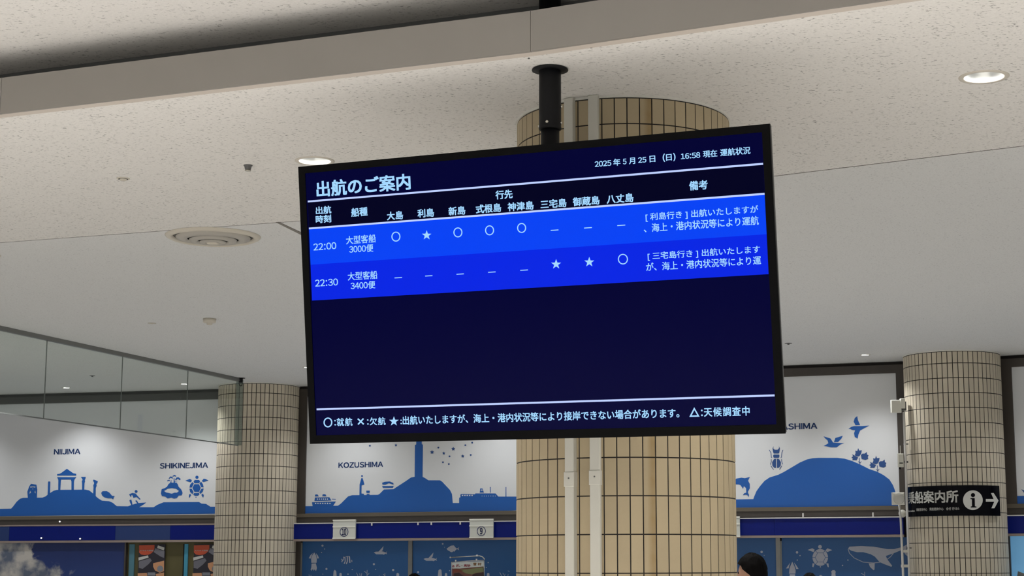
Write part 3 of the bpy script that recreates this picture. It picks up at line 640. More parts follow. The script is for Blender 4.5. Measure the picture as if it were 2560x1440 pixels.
figs(b2, CQ, [[(185, 1330), (210, 1100), (260, 1060), (305, 1090), (325, 1330)], [(405, 1330), (420, 1205), (450, 1175), (485, 1210), (495, 1330)], [(1750, 1330), (1765, 1200), (1800, 1178), (1838, 1200), (1845, 1330)]], 'coral', m_fish, lb2)
figs(b2, CQ, [stroke(l, 16) for l in ([(2170, 1165), (2260, 1330)], [(2270, 1180), (2290, 1240)], [(2340, 1210), (2310, 1330)], [(2430, 1110), (2480, 1140)], [(2440, 1220), (2420, 1330)])], 'coral', m_fish, lb2)

lb3 = empty('sea_mural', b3.to3(0, 0, 0), 'sea-blue counter board with pale turtle, squid and whale left of the right pillar', 'mural')
u31, u32 = U_at(b3, 1941, 1400), U_at(b3, 1952, 1400); u3e = b3.f2(2275, 1400)[0]
slab(b3, u3a, u31, .0, 1.885, -.05, 0, 'board', m_sea, lb3)
slab(b3, u32 + .015, u3e, .0, 1.885, -.05, 0, 'board', m_sea, lb3)
slab(b3, u31, u32, .0, 1.885, -.05, .02, 'mullion', m_post, lb3)
slab(b3, u32, u32 + .015, .0, 1.85, -.05, .012, 'bead', m_greyrail, lb3)
fig(b3, CT, [circ((1222, 157), 27, 16), [(1043, 203), (1110, 178), (1145, 200), (1130, 234)], [(1298, 215), (1330, 178), (1400, 205), (1330, 234)], circ((1226, 312), 113, 32, 122), [(1115, 395), (1145, 402), (1125, 455), (1110, 445)], [(1312, 398), (1345, 398), (1350, 455), (1335, 450)]], 'sea_turtle', m_fish, lb3)
figs(b3, CT, [stroke(l, 6) for l in ([(1188, 246), (1265, 246)], [(1265, 246), (1302, 312)], [(1302, 312), (1268, 378)], [(1268, 378), (1188, 378)], [(1188, 378), (1152, 312)], [(1152, 312), (1188, 246)], [(1188, 246), (1150, 212)], [(1265, 246), (1300, 212)], [(1302, 312), (1342, 312)], [(1268, 378), (1295, 415)], [(1188, 378), (1155, 415)], [(1152, 312), (1112, 312)])], 'shell_line', m_sea, lb3, off=.0032)
fig(b3, CT, [[(818, 375), (850, 440), (868, 500), (865, 548), (772, 548), (778, 470)], [(790, 385), (775, 430), (766, 470), (728, 472)], [(845, 385), (880, 430), (910, 478), (877, 480)], [(782, 556), (858, 556), (870, 640), (775, 640)]], 'squid', m_fish, lb3)
fig(b3, CT, [[(1630, 185), (1650, 155), (1820, 145), (2000, 155), (2200, 190), (2300, 190), (2400, 165), (2440, 150), (2490, 120), (2478, 180), (2500, 300), (2455, 260), (2440, 195), (2400, 208), (2300, 248), (2180, 290), (2200, 340), (2272, 432), (2260, 448), (2160, 410), (2090, 380), (2020, 300), (1960, 265), (1850, 235), (1760, 235), (1680, 215)], stroke([(1632, 192), (1650, 250), (1720, 320), (1850, 380), (2000, 392), (2095, 382)], 9), stroke([(2195, 342), (2250, 300), (2290, 250)], 9), [(1930, 398), (2018, 396), (2015, 490), (2000, 497), (1950, 450)]], 'whale', m_fish, lb3)
for a, b, r_ in ((373, 232, 18), (410, 282, 6), (888, 238, 18), (932, 285, 9), (892, 350, 9), (1628, 350, 10), (1550, 428, 10), (1227, 448, 9)):
    fig(b3, CT, [circ((a, b), r_, 12)], 'bubble', m_fish, lb3)
figs(b3, CT, [[(1380, 640), (1392, 545), (1385, 515), (1405, 497), (1435, 497), (1452, 520), (1445, 545), (1460, 640)], stroke([(1872, 520), (1876, 640)], 7), stroke([(1818, 540), (1872, 572)], 7), [(1205, 640), (1212, 575), (1235, 565), (1258, 580), (1262, 640)]], 'coral', m_fish, lb3)

# pale blue backlit poster at the far right edge
m_lightbox = mat('lit blue poster', (120, 175, 215), .3, emit=(105, 165, 210), strength=.35)
lp = empty('lit_poster', b4.to3(u4a + .6, .6, 0), 'pale blue lit poster in dark frame at the bottom right corner', 'poster')
ux = b4.f2(2528, 1400)[0]
slab(b4, ux, ux + 1.4, .5, 1.885, -.05, 0, 'picture', m_lightbox, lp)
slab(b4, ux - .06, ux, .5, 1.885, -.05, .03, 'frame_side', m_brown, lp)
fig(b4, ONE, [[(2543, 1440), (2545, 1428), (2556, 1432), (2575, 1440), (2575, 1470), (2543, 1470)]], 'print_shape', m_post, lp)

# left bay: sky picture, olive recess and posters
m_sky = bpy.data.materials.new('sky picture'); m_sky.use_nodes = True
N, L = nodes(m_sky); bb = N['Principled BSDF']; bb.inputs['Roughness'].default_value = .4
tc = N.new('ShaderNodeTexCoord'); nz = N.new('ShaderNodeTexNoise'); nz.inputs['Scale'].default_value = 2.6; nz.inputs['Detail'].default_value = 9; nz.inputs['Roughness'].default_value = .58
nz.inputs['Distortion'].default_value = .5
L.new(tc.outputs['Object'], nz.inputs['Vector']); sp = N.new('ShaderNodeSeparateXYZ'); L.new(tc.outputs['Object'], sp.inputs[0])
def mr(src, a, b, c=0, d=1):
    q = N.new('ShaderNodeMapRange'); q.inputs[1].default_value = a; q.inputs[2].default_value = b; q.inputs[3].default_value = c; q.inputs[4].default_value = d; L.new(src, q.inputs[0]); return q.outputs[0]
gx = mr(sp.outputs[0], -.5, 1.15, .56, -.34); gz = mr(sp.outputs[2], 1.5, 1.9, .16, -.10)
ad = N.new('ShaderNodeMath'); L.new(gx, ad.inputs[0]); L.new(gz, ad.inputs[1])
a2 = N.new('ShaderNodeMath'); L.new(ad.outputs[0], a2.inputs[0]); L.new(nz.outputs['Fac'], a2.inputs[1])
cf = mr(a2.outputs[0], .56, .66)
n2 = N.new('ShaderNodeTexNoise'); n2.inputs['Scale'].default_value = 5; n2.inputs['Detail'].default_value = 8; L.new(tc.outputs['Object'], n2.inputs['Vector'])
cl = N.new('ShaderNodeMix'); cl.data_type = 'RGBA'; cl.inputs[6].default_value = rgb((95, 105, 125)); cl.inputs[7].default_value = rgb((200, 195, 188)); L.new(mr(n2.outputs['Fac'], .35, .6), cl.inputs[0])
bl = N.new('ShaderNodeMix'); bl.data_type = 'RGBA'; bl.inputs[6].default_value = rgb((34, 58, 118)); bl.inputs[7].default_value = rgb((22, 38, 92)); L.new(mr(sp.outputs[2], 1.5, 1.88), bl.inputs[0])
mx = N.new('ShaderNodeMix'); mx.data_type = 'RGBA'; L.new(cf, mx.inputs[0]); L.new(bl.outputs[2], mx.inputs[6]); L.new(cl.outputs[2], mx.inputs[7]); L.new(mx.outputs[2], bb.inputs['Base Color'])
usk = U_at(b1, 312, 1400)
skr = empty('sky_picture', b1.to3(.45, 0, 0), 'large blue sky and white cloud picture panel at the bottom left', 'picture')
slab(b1, -1.5, usk, 0, 1.884, -.05, .0, 'picture', m_sky, skr)
slab(b1, usk, usk + .02, 0, 1.884, -.05, .02, 'frame_side', m_brown, skr)
for px_, py_ in ((104, 1345), (201, 1347), (150, 1304)):
    P = on_plane(px_, py_, b1.to3(0, 0, .06), b1.N)
    rr = empty('spot_lamp', P, {104: 'left tiny white pin lamp on the faded navy header band', 201: 'right tiny white pin lamp on the navy header band', 150: 'tiny white pin lamp on the brown ledge above the navy header'}[px_], 'lamp')
    B().lathe(P, [(.001, .02), (.008, .018), (.011, .008), (.008, 0)], 14, X=b1.U, Y=b1.V, Z=b1.N).out('bulb', mat('pin lamp', (255, 255, 255), .3, emit=(255, 255, 255), strength=1.0), rr, True)
    B().lathe(P, [(.008, -.03), (.008, 0)], 10, X=b1.U, Y=b1.V, Z=b1.N).out('stem', m_side, rr)
m_olive = add_noise(mat('olive backdrop', (88, 82, 48), .6), 1.2, .25, stretch=(3, 3, .3))
m_teal = mat('teal strip', (78, 125, 140), .4); m_cyan = mat('cyan banner', (66, 150, 180), .4)
rc = empty('booth_backdrop', b1.to3(2.2, 0, 0), 'olive green booth backdrop with teal strips left of the left pillar', 'backdrop')
slab(b1, usk + .024, u_end - .02, 0, 1.884, -.05, -.03, 'panel', m_olive, rc)
for xa, xb, m_ in ((321, 334, m_teal), (456, 459, m_black), (459, 468, m_cyan)):
    slab(b1, U_at(b1, xa, 1400), U_at(b1, xb, 1400), 0, 1.86, -.03, -.015, 'strip', m_, rc)
m_pbase = mat('poster dark', (38, 36, 48), .5); m_orange = mat('poster orange', (190, 80, 50), .5); m_grey = mat('poster grey', (112, 112, 122), .5)
m_peach = mat('poster peach', (205, 150, 110), .5); m_paper = mat('poster paper', (200, 200, 196), .5); m_tin = mat('poster tin', (130, 135, 145), .5)
def poster(x0, x1, dx, label):
    a = U_at(b1, x0, 1400); b = U_at(b1, x1, 1400); zt = b1.f2(x0, 1361)[1]
    root = empty('leaflet_poster', b1.to3((a + b) / 2, zt - 1.0, .0), label, 'poster', 'booth posters'); CL = (300 + dx, 1300, 9.846)
    slab(b1, a, b, zt - .95, zt, -.012, -.002, 'sheet', m_pbase, root)
    fig(b1, CL, [[(470, 625), (850, 615), (848, 700), (820, 770), (770, 820), (700, 855), (600, 865), (520, 850), (470, 800)]], 'orange_disc', m_orange, root, off=-.001)
    figs(b1, CL, [[(850, 740), (870, 690), (1090, 770), (1085, 935), (1000, 900), (830, 790)], [(465, 1020), (740, 940), (780, 1000), (700, 1090), (560, 1200), (465, 1180)]], 'grey_band', m_grey, root, off=-.001)
    figs(b1, CL, [[(935, 625), (1095, 680), (1080, 750), (915, 690)], [(455, 925), (690, 870), (705, 925), (460, 1000)]], 'label_strip', m_paper, root, off=.001)
    figs(b1, CL, [[(815, 1065), (1085, 1000), (1085, 1260), (980, 1300), (860, 1240), (815, 1150)], [(435, 1310), (660, 1300), (690, 1480), (435, 1480)], [(880, 1330), (1085, 1290), (1085, 1480), (900, 1480)]], 'peach_patch', m_peach, root, off=-.001)
    fig(b1, CL, [circ((990, 1200), 75, 20), [(680, 1290), (870, 1290), (870, 1370), (680, 1370)]], 'dish_print', m_tin, root, off=.001)
    A = b1.f2(CL[0] + 490 / 9.846, 1300 + 755 / 9.846); Bq = b1.f2(CL[0] + 825 / 9.846, 1300 + 750 / 9.846)
    text(b1, 'スマホで乗船', A[0], Bq[0], (A[1] + Bq[1]) / 2, .021, 'lettering', m_paper, root, .02, .003)
poster(346, 412, 0, 'tall leaflet poster with orange disc on the olive backdrop, nearer the sky picture')
poster(484, 550, 137, 'tall leaflet poster with orange disc on the olive backdrop, cut off by the left pillar')

# poster hanging from a chrome rod
P = on_plane(1168, 1420, b2.to3(0, 0, .9), b2.N); hp = Frame(P, b2.U, b2.V, b2.N)
hr = empty('hanging_poster', P + Vector((0, 0, -.9)), 'small landscape poster hanging from a curved chrome rod under plate 9', 'poster')
def Q(x, y): return hp.f2(1080 + x / 12.8, 1340 + y / 12.8)
m_ground = add_noise(mat('print land', (110, 70, 60), .6), 20, .5); m_green = mat('print green', (120, 125, 85), .6); m_sk = mat('print sky', (198, 204, 202), .5)
def q3(x, y, o=0): u, v = Q(x, y); return hp.to3(u, v, o)
B().tube([q3(570, 688), q3(1400, 640), q3(1520, 636), q3(1610, 665), q3(1660, 710), q3(1690, 750)], .006).out('rod', m_steel, hr, True)
B().tube([q3(575, 688, .0), q3(590, 688, .0)], .009).out('end_cap', m_rail, hr, True)
B().lathe(q3(1440, 628), [(.001, -.012), (.013, -.006), (.013, .006), (.001, .012)], 12).out('knob', m_rail, hr, True)
B().tube([q3(630, 828), q3(1660, 775)], .004).out('top_bar', m_steel, hr, True)
B().tube([q3(630, 828), q3(640, 2200)], .004).tube([q3(1665, 775), q3(1680, 2200)], .004).out('side_bar', m_steel, hr, True)
for a in (760, 1425): B().tube([q3(a, 765 - (a - 760) * .05), q3(a, 820 - (a - 760) * .05)], .009).out('clip', m_rail, hr, True)
flat(hp, [[[Q(640, 850), Q(1650, 800), Q(1660, 1010), Q(650, 1060)]]], -.004, .003, 'sheet', m_sk, hr)
flat(hp, [[[Q(650, 1040), Q(900, 1040), Q(1200, 1010), Q(1650, 975), Q(1670, 2200), Q(650, 2200)]]], -.004, .004, 'landscape', m_ground, hr)
flat(hp, [[[Q(850, 1080), Q(1150, 1060), Q(1645, 1000), Q(1650, 1150), Q(1400, 1180), Q(1280, 1230), Q(1100, 1200), Q(950, 1130)]]], .001, .001, 'meadow', m_green, hr)
m_rust = mat('print rust', (120, 58, 40), .6); m_deep = mat('print dark wood', (52, 32, 34), .6)
flat(hp, [[[Q(655, 1080), Q(830, 1060), Q(1010, 1110), Q(930, 1150), Q(760, 1150), Q(655, 1200)]]], .001, .001, 'slope', m_rust, hr)
flat(hp, [[[Q(1290, 1240), Q(1420, 1190), Q(1655, 1165), Q(1660, 1400), Q(1300, 1400)]], [[Q(700, 1200), Q(860, 1170), Q(1010, 1280), Q(900, 1400), Q(690, 1400)]]], .001, .001, 'forest', m_deep, hr)
m_red = mat('poster red letters', (168, 50, 72), .5); m_och = mat('poster ochre letters', (176, 130, 80), .5)
def qt(s, x0, x1, y, h, m): a = Q(x0, y); b = Q(x1, y); text(hp, s, a[0], b[0], a[1], Q(x0, y - h / 2)[1] - Q(x0, y + h / 2)[1], 'lettering', m, hr, .03, .002)
qt('め', 655, 720, 965, 80, m_red); qt('がし', 770, 905, 945, 90, m_red); qt('・高砂', 945, 1235, 945, 80, m_red); qt('雪 村', 1320, 1580, 900, 90, m_och)

# ================================================================== SIGN AND EQUIPMENT ON THE RIGHT PILLAR
_, cR, fR, rR = PR
cy = Cyl(.572); CG = (2180, 1180, 5.54)
def G(x, y): return cy.f2(CG[0] + x / CG[2], CG[1] + y / CG[2])
zt = G(1100, 186)[1]; zb = G(1100, 606)[1]
ua = -1.30 * .572; ub = G(1772, 400)[0]
sg = empty('direction_sign', cR - fR * .572 + Vector((0, 0, zb)), 'curved black boarding office sign with white arrow and information mark on the right pillar', 'sign')
V = []; Fc = []; n = 48
for i in range(n + 1):
    u = ua + (ub - ua) * i / n
    V += [cy.to3(u, zb, 0), cy.to3(u, zt, 0), cy.to3(u, zt, -.012), cy.to3(u, zb, -.012)]
for i in range(n):
    k = 4 * i
    for j in range(4): Fc.append([k + j, k + (j + 1) % 4, k + 4 + (j + 1) % 4, k + 4 + j])
Fc += [[0, 1, 2, 3], [4 * n, 4 * n + 1, 4 * n + 2, 4 * n + 3]]
mesh_obj('sign_panel', V, Fc, m_signblk, sg)
bk = B()
for u in (ua * .7, ub * .7):
    for z_ in (zb + .05, zt - .05): bk.box(cy.to3(u, z_, -.024), .02, .03, .02)
bk.out('standoff', m_steel, sg)
def gtext(s, x0, x1, y, h, bold, name='lettering'):
    a = G(x0, y); b = G(x1, y); hh = G(900, y - h / 2)[1] - G(900, y + h / 2)[1]
    text(cy, s, a[0], b[0], G(900, y)[1], hh, name, m_signwht, sg, bold, .002)
gtext('乗船案内所', 508, 1196, 342, 172, .03)
gtext('Information', 497, 592, 527, 30, .03); gtext('乘船咨询中心', 616, 765, 515, 42, .02); gtext('乘船諮詢中心', 797, 990, 512, 42, .02); gtext('승선 안내소', 1028, 1210, 510, 42, .02)
ci = [G(*p) for p in circ((1396, 390), 136, 40)]; flat(cy, [[ci]], .002, .001, 'information_disc', m_signwht, sg)
flat(cy, [[[G(*p) for p in circ((1397, 320), 29, 20)]], [[G(*p) for p in ((1362, 362), (1422, 362), (1424, 474), (1445, 478), (1445, 492), (1366, 492), (1366, 478), (1384, 474), (1382, 378), (1362, 374))]]], .0035, .001, 'information_letter', m_signblk, sg)
flat(cy, [[[G(*p) for p in ((1575, 374), (1682, 374), (1645, 292), (1682, 290), (1750, 396), (1694, 502), (1652, 502), (1690, 412), (1575, 412))]]], .002, .001, 'arrow', m_signwht, sg)

# panel antennas, small radio unit and posts left of the right pillar
Pq = Vector((3.80, 19.2, 0))
def dev(x, y, dy=0): d = ray(x, y); s = (19.10 + dy) / d.y; return CAM + d * s
Xd = Vector((1, 0, 0)); pxm = 19.4 / F
p1 = dev(2240, 1016); a1 = empty('panel_antenna', p1, 'upper square white panel antenna beside the right pillar, at mural mid height', 'antenna')
B().box(p1, 25 * pxm, .05, 31 * pxm, ch=.006).out('housing', m_device, a1)
B().box(p1 + Vector((.085, .03, .005)), .06, .05, .10).out('bracket', m_side, a1)
B().box(dev(2256, 1009) + Vector((0, .0, 0)), .05, .06, .11, ch=.004).out('side_box', m_device, a1)
p2 = dev(2251.5, 1151); a2_ = empty('radio_unit', p2, 'small white radio unit with a thin upright aerial beside the right pillar', 'radio unit')
B().box(p2, 14 * pxm, .04, 33 * pxm, ch=.006).out('housing', m_device, a2_)
B().tube([dev(2251, 1135), dev(2250.5, 1114)], .004).out('aerial', m_device, a2_)
B().box(dev(2252, 1158) + Vector((0, -.021, 0)), 8 * pxm, .004, 2 * pxm).out('slot', m_black, a2_)
B().tube([dev(2250, 1168), dev(2250, 1173)], .01).out('connector', m_black, a2_)
B().box(dev(2262, 1155), .07, .02, .02).out('bracket', m_side, a2_)
p3 = dev(2245.5, 1246.5, -.1); a3 = empty('panel_antenna', p3, 'lower square white antenna with round face, topping a white post left of the black sign', 'antenna')
B().box(p3, 30 * pxm, .06, 30 * pxm, ch=.012).out('housing', m_device, a3)
B().lathe(p3 + Vector((0, -.03, 0)), [(.062, 0), (.056, .004), (.001, .006)], 28, X=Vector((1, 0, 0)), Y=Vector((0, 0, 1)), Z=Vector((0, -1, 0))).out('round_face', mat('antenna face', (196, 194, 186), .5), a3, True)
base3 = dev(2260, 1445, -.16)
pst = empty('antenna_post', Vector((base3.x + .03, base3.y, 0)), 'white post carrying the lower antenna, standing left of the right pillar', 'post')
B().tube([Vector((base3.x + .05, base3.y + .04, 0)), base3 + Vector((0, .04, 0)), dev(2252, 1300, -.06), dev(2248, 1262, -.06)], .013, 10).out('shaft', m_rail, pst, True)
for yy in (1378, 1415): B().box(dev(2263, yy), .09, .02, .03).out('bracket', m_device, pst)
cn = [dev(2259.5, 1030, .0), dev(2262, 1100, 0), dev(2266, 1215, 0), dev(2268, 1292, 0), dev(2273.5, 1440, 0)]
cd_ = empty('conduit', Vector((cn[-1].x + .02, cn[-1].y, 0)), 'thin white conduit running down the left edge of the right pillar', 'conduit')
B().tube(cn + [Vector((cn[-1].x + .045, cn[-1].y, 0))], .014, 8).out('pipe', m_rail, cd_, True)
for yy, xx in ((1110, 2262.5), (1250, 2267), (1370, 2270.5)): B().box(dev(xx, yy) + Vector((.012, .012, 0)), .05, .035, .012).out('pipe_clip', m_side, cd_)
p5 = dev(2257, 1284, .25); rd = empty('round_cap', p5, 'small round white cap on the brown ledge behind the antenna post', 'cap')
B().lathe(p5, [(.045, .02), (.042, 0), (.030, -.015), (.001, -.018)], 18, X=Vector((1, 0, 0)), Y=Vector((0, 0, 1)), Z=Vector((0, 1, 0))).out('dome', m_device, rd, True)
B().lathe(p5, [(.02, .02), (.02, .09)], 12, X=Vector((1, 0, 0)), Y=Vector((0, 0, 1)), Z=Vector((0, 1, 0))).out('stem', m_side, rd)

# ================================================================== GLASS SMOKE BARRIER
g0 = Vector((-5.473, 16.653, 0)); g1 = Vector((-4.027, 21.46, 0)); gd = (g1 - g0).normalized(); gl = (g1 - g0).length; gnm = Vector((-gd.y, gd.x, 0))
sb = empty('glass_barrier', g0 + Vector((0, 0, 3.06)), 'frameless glass smoke barrier hanging from the ceiling, left of the left pillar', 'glass barrier')
js = [-3.57, -2.11, -.65, .81, 2.27, 3.73, gl + .03]
for a, b in zip(js, js[1:]):
    c = g0 + gd * (a + b) / 2
    B().box(c + Vector((0, 0, 3.46)), b - a - .008, .008, .80, X=gd, Y=gnm).out('glass_pane', m_glass, sb)
    B().box(c + Vector((0, 0, 3.058)), b - a - .004, .012, .012, X=gd, Y=gnm).out('bottom_edge', m_glassedge, sb)
for a in js[1:-1]: B().box(g0 + gd * a + Vector((0, 0, 3.46)), .006, .009, .80, X=gd, Y=gnm).out('pane_joint', m_glassedge, sb)
B().box(g0 + gd * (js[0] + js[-1]) / 2 + Vector((0, 0, H - .022)), js[-1] - js[0], .04, .044, X=gd, Y=gnm).out('top_rail', m_greyrail, sb)
# short return pane touching the pillar
ge = g0 + gd * (gl + .03)
B().box(ge + Vector((.0, .0, 3.47)), .012, .09, .82, X=gd, Y=gnm).out('end_fin', glass_mat('fin glass', (.62, .66, .66, 1)), sb)
pm = on_z(602, 945, H); cmm = empty('ceiling_hook', pm, 'black ceiling fitting with a dangling loop above the left pillar', 'fitting')
B().lathe(pm, [(.055, 0), (.055, -.004), (.028, -.006), (.025, -.05), (.016, -.058), (.001, -.06)], 20).out('mount', m_black, cmm, True)
B().tube([pm + Vector((.02 * math.cos(t), 0, -.05 - .05 * math.sin(t) ** .8 if math.sin(t) > 0 else -.05)) for t in [math.pi * i / 12 for i in range(13)]], .004).out('loop', m_black, cmm, True)

# ================================================================== CEILING FITTINGS
POW = [115, 115, 110, 62, 50, 66, 66]
for i, (x, y, r, lab) in enumerate(DL):
    root = empty('downlight', (x, y, H), lab, 'downlight')
    B().lathe((x, y, H), [(r - .002, .02), (r - .004, -.001), (r + .003, -.005), (r * 1.24, -.003), (r * 1.25, 0)], 40, cap=False).out('trim_ring', m_trimring, root, True)
    B().lathe((x, y, H), [(r - .004, 0), (r * .84, .03), (r * .60, .07), (r * .52, .085)], 40, cap=False).out('reflector', m_chrome, root, True)
    B().lathe((x, y, H), [(r * .98, .02), (r * .98, .11)], 24, cap=False).out('can', m_side, root, True)
    B().lathe((x, y, H), [(.001, .084), (r * .53, .084)], 32, cap=False).out('lens', m_lamp, root)
    far = i > 2
    spot((x, y, H + .02), POW[i], 118 if far else 140, .9, rad=r * .5, col=(.98, .99, 1) if far else (1, .98, .95))
# further wall washers of the same row, hidden behind the display and pillars or outside the frame
for x_, y_ in ((-2.9, 21.6), (-.9, 20.85), (1.0, 20.1), (2.0, 19.65), (-8.3, 23.0), (5.6, 18.2)): spot((x_, y_, H - .01), 58, 118, .9, rad=.03, col=(.98, .99, 1))
def lathe_thing(name, x, y, prof, label, cat, m, part='body', extra=None):
    P = on_z(x, y, H); root = empty(name, P, label, cat)
    B().lathe(P, prof, 24).out(part, m, root, True)
    if extra:
        for en, ep, em in extra: B().lathe(P, ep, 18).out(en, em, root, True)
m_cream = mat('cream plastic', (205, 198, 184), .5)
# round air diffuser
P = on_z(533, 590, H); m_cone = mat('shaded diffuser ring', (176, 171, 162), .5); df = empty('air_diffuser', P, 'large round white air diffuser with concentric rings in the ceiling at left', 'air diffuser')  # shadow on the rings is put into the darker ring colour
B().lathe(P, [(.335, -.001), (.330, -.010), (.300, -.024), (.285, -.014), (.280, 0)], 64, cap=False).out('outer_ring', m_cream, df, True)
for ra, rb, za, zb in ((.262, .180, -.012, -.034), (.168, .105, -.030, -.046), (.094, .046, -.044, -.056)):
    B().lathe(P, [(ra, za), (ra - .004, za - .008), ((ra + rb) / 2, (za + zb) / 2 - .006), (rb + .01, zb), (rb, zb + .012)], 64, cap=False).out('cone_ring', m_cone, df, True)
B().lathe(P, [(.046, -.050), (.040, -.060), (.001, -.062)], 32, cap=False).out('centre_cap', m_cream, df, True)
B().lathe(P, [(.281, -.002), (.001, -.002)], 48, cap=False).out('throat', mat('shaded diffuser throat', (84, 82, 78), .7), df)  # throat colour darkened to stand for shade inside the diffuser
lathe_thing('sprinkler', 620, 413, [(.026, 0), (.026, -.004), (.022, -.006), (.017, -.026), (.012, -.028)], 'small dark sprinkler head on the ceiling above the left end of the display', 'sprinkler', m_side, extra=[('deflector', [(.012, -.028), (.018, -.03), (.018, -.034), (.001, -.036)], m_steel)])
lathe_thing('cover_plate', 308, 446, [(.040, 0), (.038, -.004), (.022, -.005), (.020, -.012), (.001, -.013)], 'small white flush cover plate with dark slots on the ceiling at upper left', 'cover plate', m_cream, extra=[('slot_ring', [(.030, -.0052), (.026, -.006), (.022, -.0052)], m_black)])
lathe_thing('smoke_detector', 524, 797, [(.062, 0), (.060, -.034), (.050, -.040), (.028, -.040), (.026, -.056), (.018, -.060), (.001, -.060)], 'white smoke detector hanging below the ceiling above the left pillar', 'smoke detector', m_cream)
lathe_thing('cover_plate', 380, 808, [(.040, 0), (.040, -.003), (.012, -.004), (.010, -.008), (.001, -.008)], 'thin flat ceiling disc left of the smoke detector', 'cover plate', m_cream)
lathe_thing('sprinkler', 1971, 858, [(.040, 0), (.040, -.003), (.012, -.006), (.012, -.016), (.001, -.018)], 'thin flat sprinkler on the ceiling right of the display lower corner', 'sprinkler', m_side)
lathe_thing('screw_plug', 1478, 118, [(.006, 0), (.006, -.004), (.001, -.005)], 'tiny dark screw plug on the ceiling near the pole flange', 'screw', m_side)
lathe_thing('screw_plug', 1322, 145, [(.005, 0), (.005, -.004), (.001, -.005)], 'tiny dark screw plug under the fascia joint', 'screw', m_side)
lathe_thing('sprinkler', 231, 939, [(.035, 0), (.035, -.003), (.012, -.006), (.012, -.016), (.001, -.018)], 'tiny sprinkler seen through the glass barrier', 'sprinkler', m_side)

# ================================================================== POLE AND DISPLAY
px_, py_ = -.045, 7.84
pole = empty('ceiling_pole', (px_, py_, 2.6), 'black round ceiling pole with flange carrying the display', 'pole')
c = Vector((px_, py_, 0))
B().lathe(c, [(.053, H - .0), (.085, H - .004), (.086, H - .008), (.053, H - .012)], 40, cap=False).out('flange', m_black, pole, True)
zc = on_plane(1375, 325, c, Vector((0, -1, 0))).z
B().lathe(c, [(.052, HU), (.052, zc + .006), (.051, zc), (.046, zc)], 40).out('upper_pipe', m_black, pole, True)
B().lathe(c, [(.0435, zc + .02), (.0435, 2.62)], 40).out('lower_pipe', m_black, pole, True)
B().lathe(c, [(.0535, zc + .004), (.0535, zc + .010)], 40).out('seam_ring', m_black, pole)
for a, z_ in ((-15, zc + .027), (75, zc + .03), (-110, zc + .022), (82, zc + .11), (165, zc + .027)):
    n = Vector((math.sin(R(a)), -math.cos(R(a)), 0)); X = Vector((-n.y, n.x, 0))
    B().lathe(c + n * .050 + Vector((0, 0, z_)), [(.0075, 0), (.0075, .006), (.005, .009), (.001, .0095)], 12, X=X, Y=Vector((0, 0, 1)), Z=n).out('bolt', m_steel, pole, True)

TW, TH = 2.330, 1.3278
yaw, pit, rol = -.3909, .1387, .009
RT = Matrix.Rotation(yaw, 3, 'Z') @ Matrix.Rotation(pit, 3, 'X') @ Matrix.Rotation(rol, 3, 'Y')
TO = Vector((-.148, 7.70, 2.8121))
# photo corners of the display face -> face rectangle (a homography used to read off the printed layout)
import numpy as np
src = [(742, 418), (1931, 308), (1957, 1083), (778, 1111)]; dst = [(-TW / 2, TH / 2), (TW / 2, TH / 2), (TW / 2, -TH / 2), (-TW / 2, -TH / 2)]
A = []; bvec = []
for (x, y), (u, v) in zip(src, dst):
    A += [[x, y, 1, 0, 0, 0, -u * x, -u * y], [0, 0, 0, x, y, 1, -v * x, -v * y]]; bvec += [u, v]
hm = np.append(np.linalg.solve(np.array(A, float), np.array(bvec)), 1).reshape(3, 3)
def tvpx(x, y): q = hm @ np.array([x, y, 1.0]); return (float(q[0] / q[2]), float(q[1] / q[2]))
tv = Frame(TO, RT @ Vector((1, 0, 0)), RT @ Vector((0, 0, 1)), RT @ Vector((0, -1, 0)), tvpx)
disp = empty('departure_display', TO, 'large black-framed blue departure display hanging from the ceiling pole', 'display')
iu0, iu1, iv0, iv1 = -TW / 2 + .036, TW / 2 - .036, -TH / 2 + .040, TH / 2 - .034
hb = B()
def fbox(u0, u1, v0, v1, o0, o1, name, m, parent=disp, ch=0):
    P = [tv.to3(u, v, o) for o in (o0, o1) for u, v in ((u0, v0), (u1, v0), (u1, v1), (u0, v1))]
    return B().add(P, [[3, 2, 1, 0], [4, 5, 6, 7], [0, 1, 5, 4], [1, 2, 6, 5], [2, 3, 7, 6], [3, 0, 4, 7]]).out(name, m, parent)
fbox(-TW / 2 + .004, TW / 2 - .004, -TH / 2 + .004, TH / 2 - .004, -.042, -.012, 'housing', m_side)
for a in ((-TW / 2, iu0, -TH / 2, TH / 2), (iu1, TW / 2, -TH / 2, TH / 2), (iu0, iu1, iv1, TH / 2), (iu0, iu1, -TH / 2, iv0)): fbox(*a, -.014, 0, 'bezel', m_bezel)
m_scr = mat('screen navy', (1, 1, 6), .22, emit=(0, 0, 48), strength=1.0, spec=.06)
m_scrb = mat('screen black header', (1, 1, 4), .22, emit=(0, 0, 30), strength=1.0, spec=.06)
m_row1 = mat('screen bright blue', (0, 1, 4), .25, emit=(0, 66, 246), strength=1.0, spec=.1)
m_row2 = mat('screen deep blue', (0, 1, 4), .25, emit=(0, 36, 230), strength=1.0, spec=.1)
m_txt = mat('screen lettering', (10, 20, 30), .4, emit=(160, 212, 255), strength=1.0)
m_lin = mat('screen line', (10, 20, 30), .4, emit=(186, 205, 255), strength=1.0)
scr = fbox(iu0, iu1, iv0, iv1, -.014, -.004, 'screen', m_scr)
cu0, cu1 = tvpx(770, 574)[0], tvpx(1915, 487)[0]
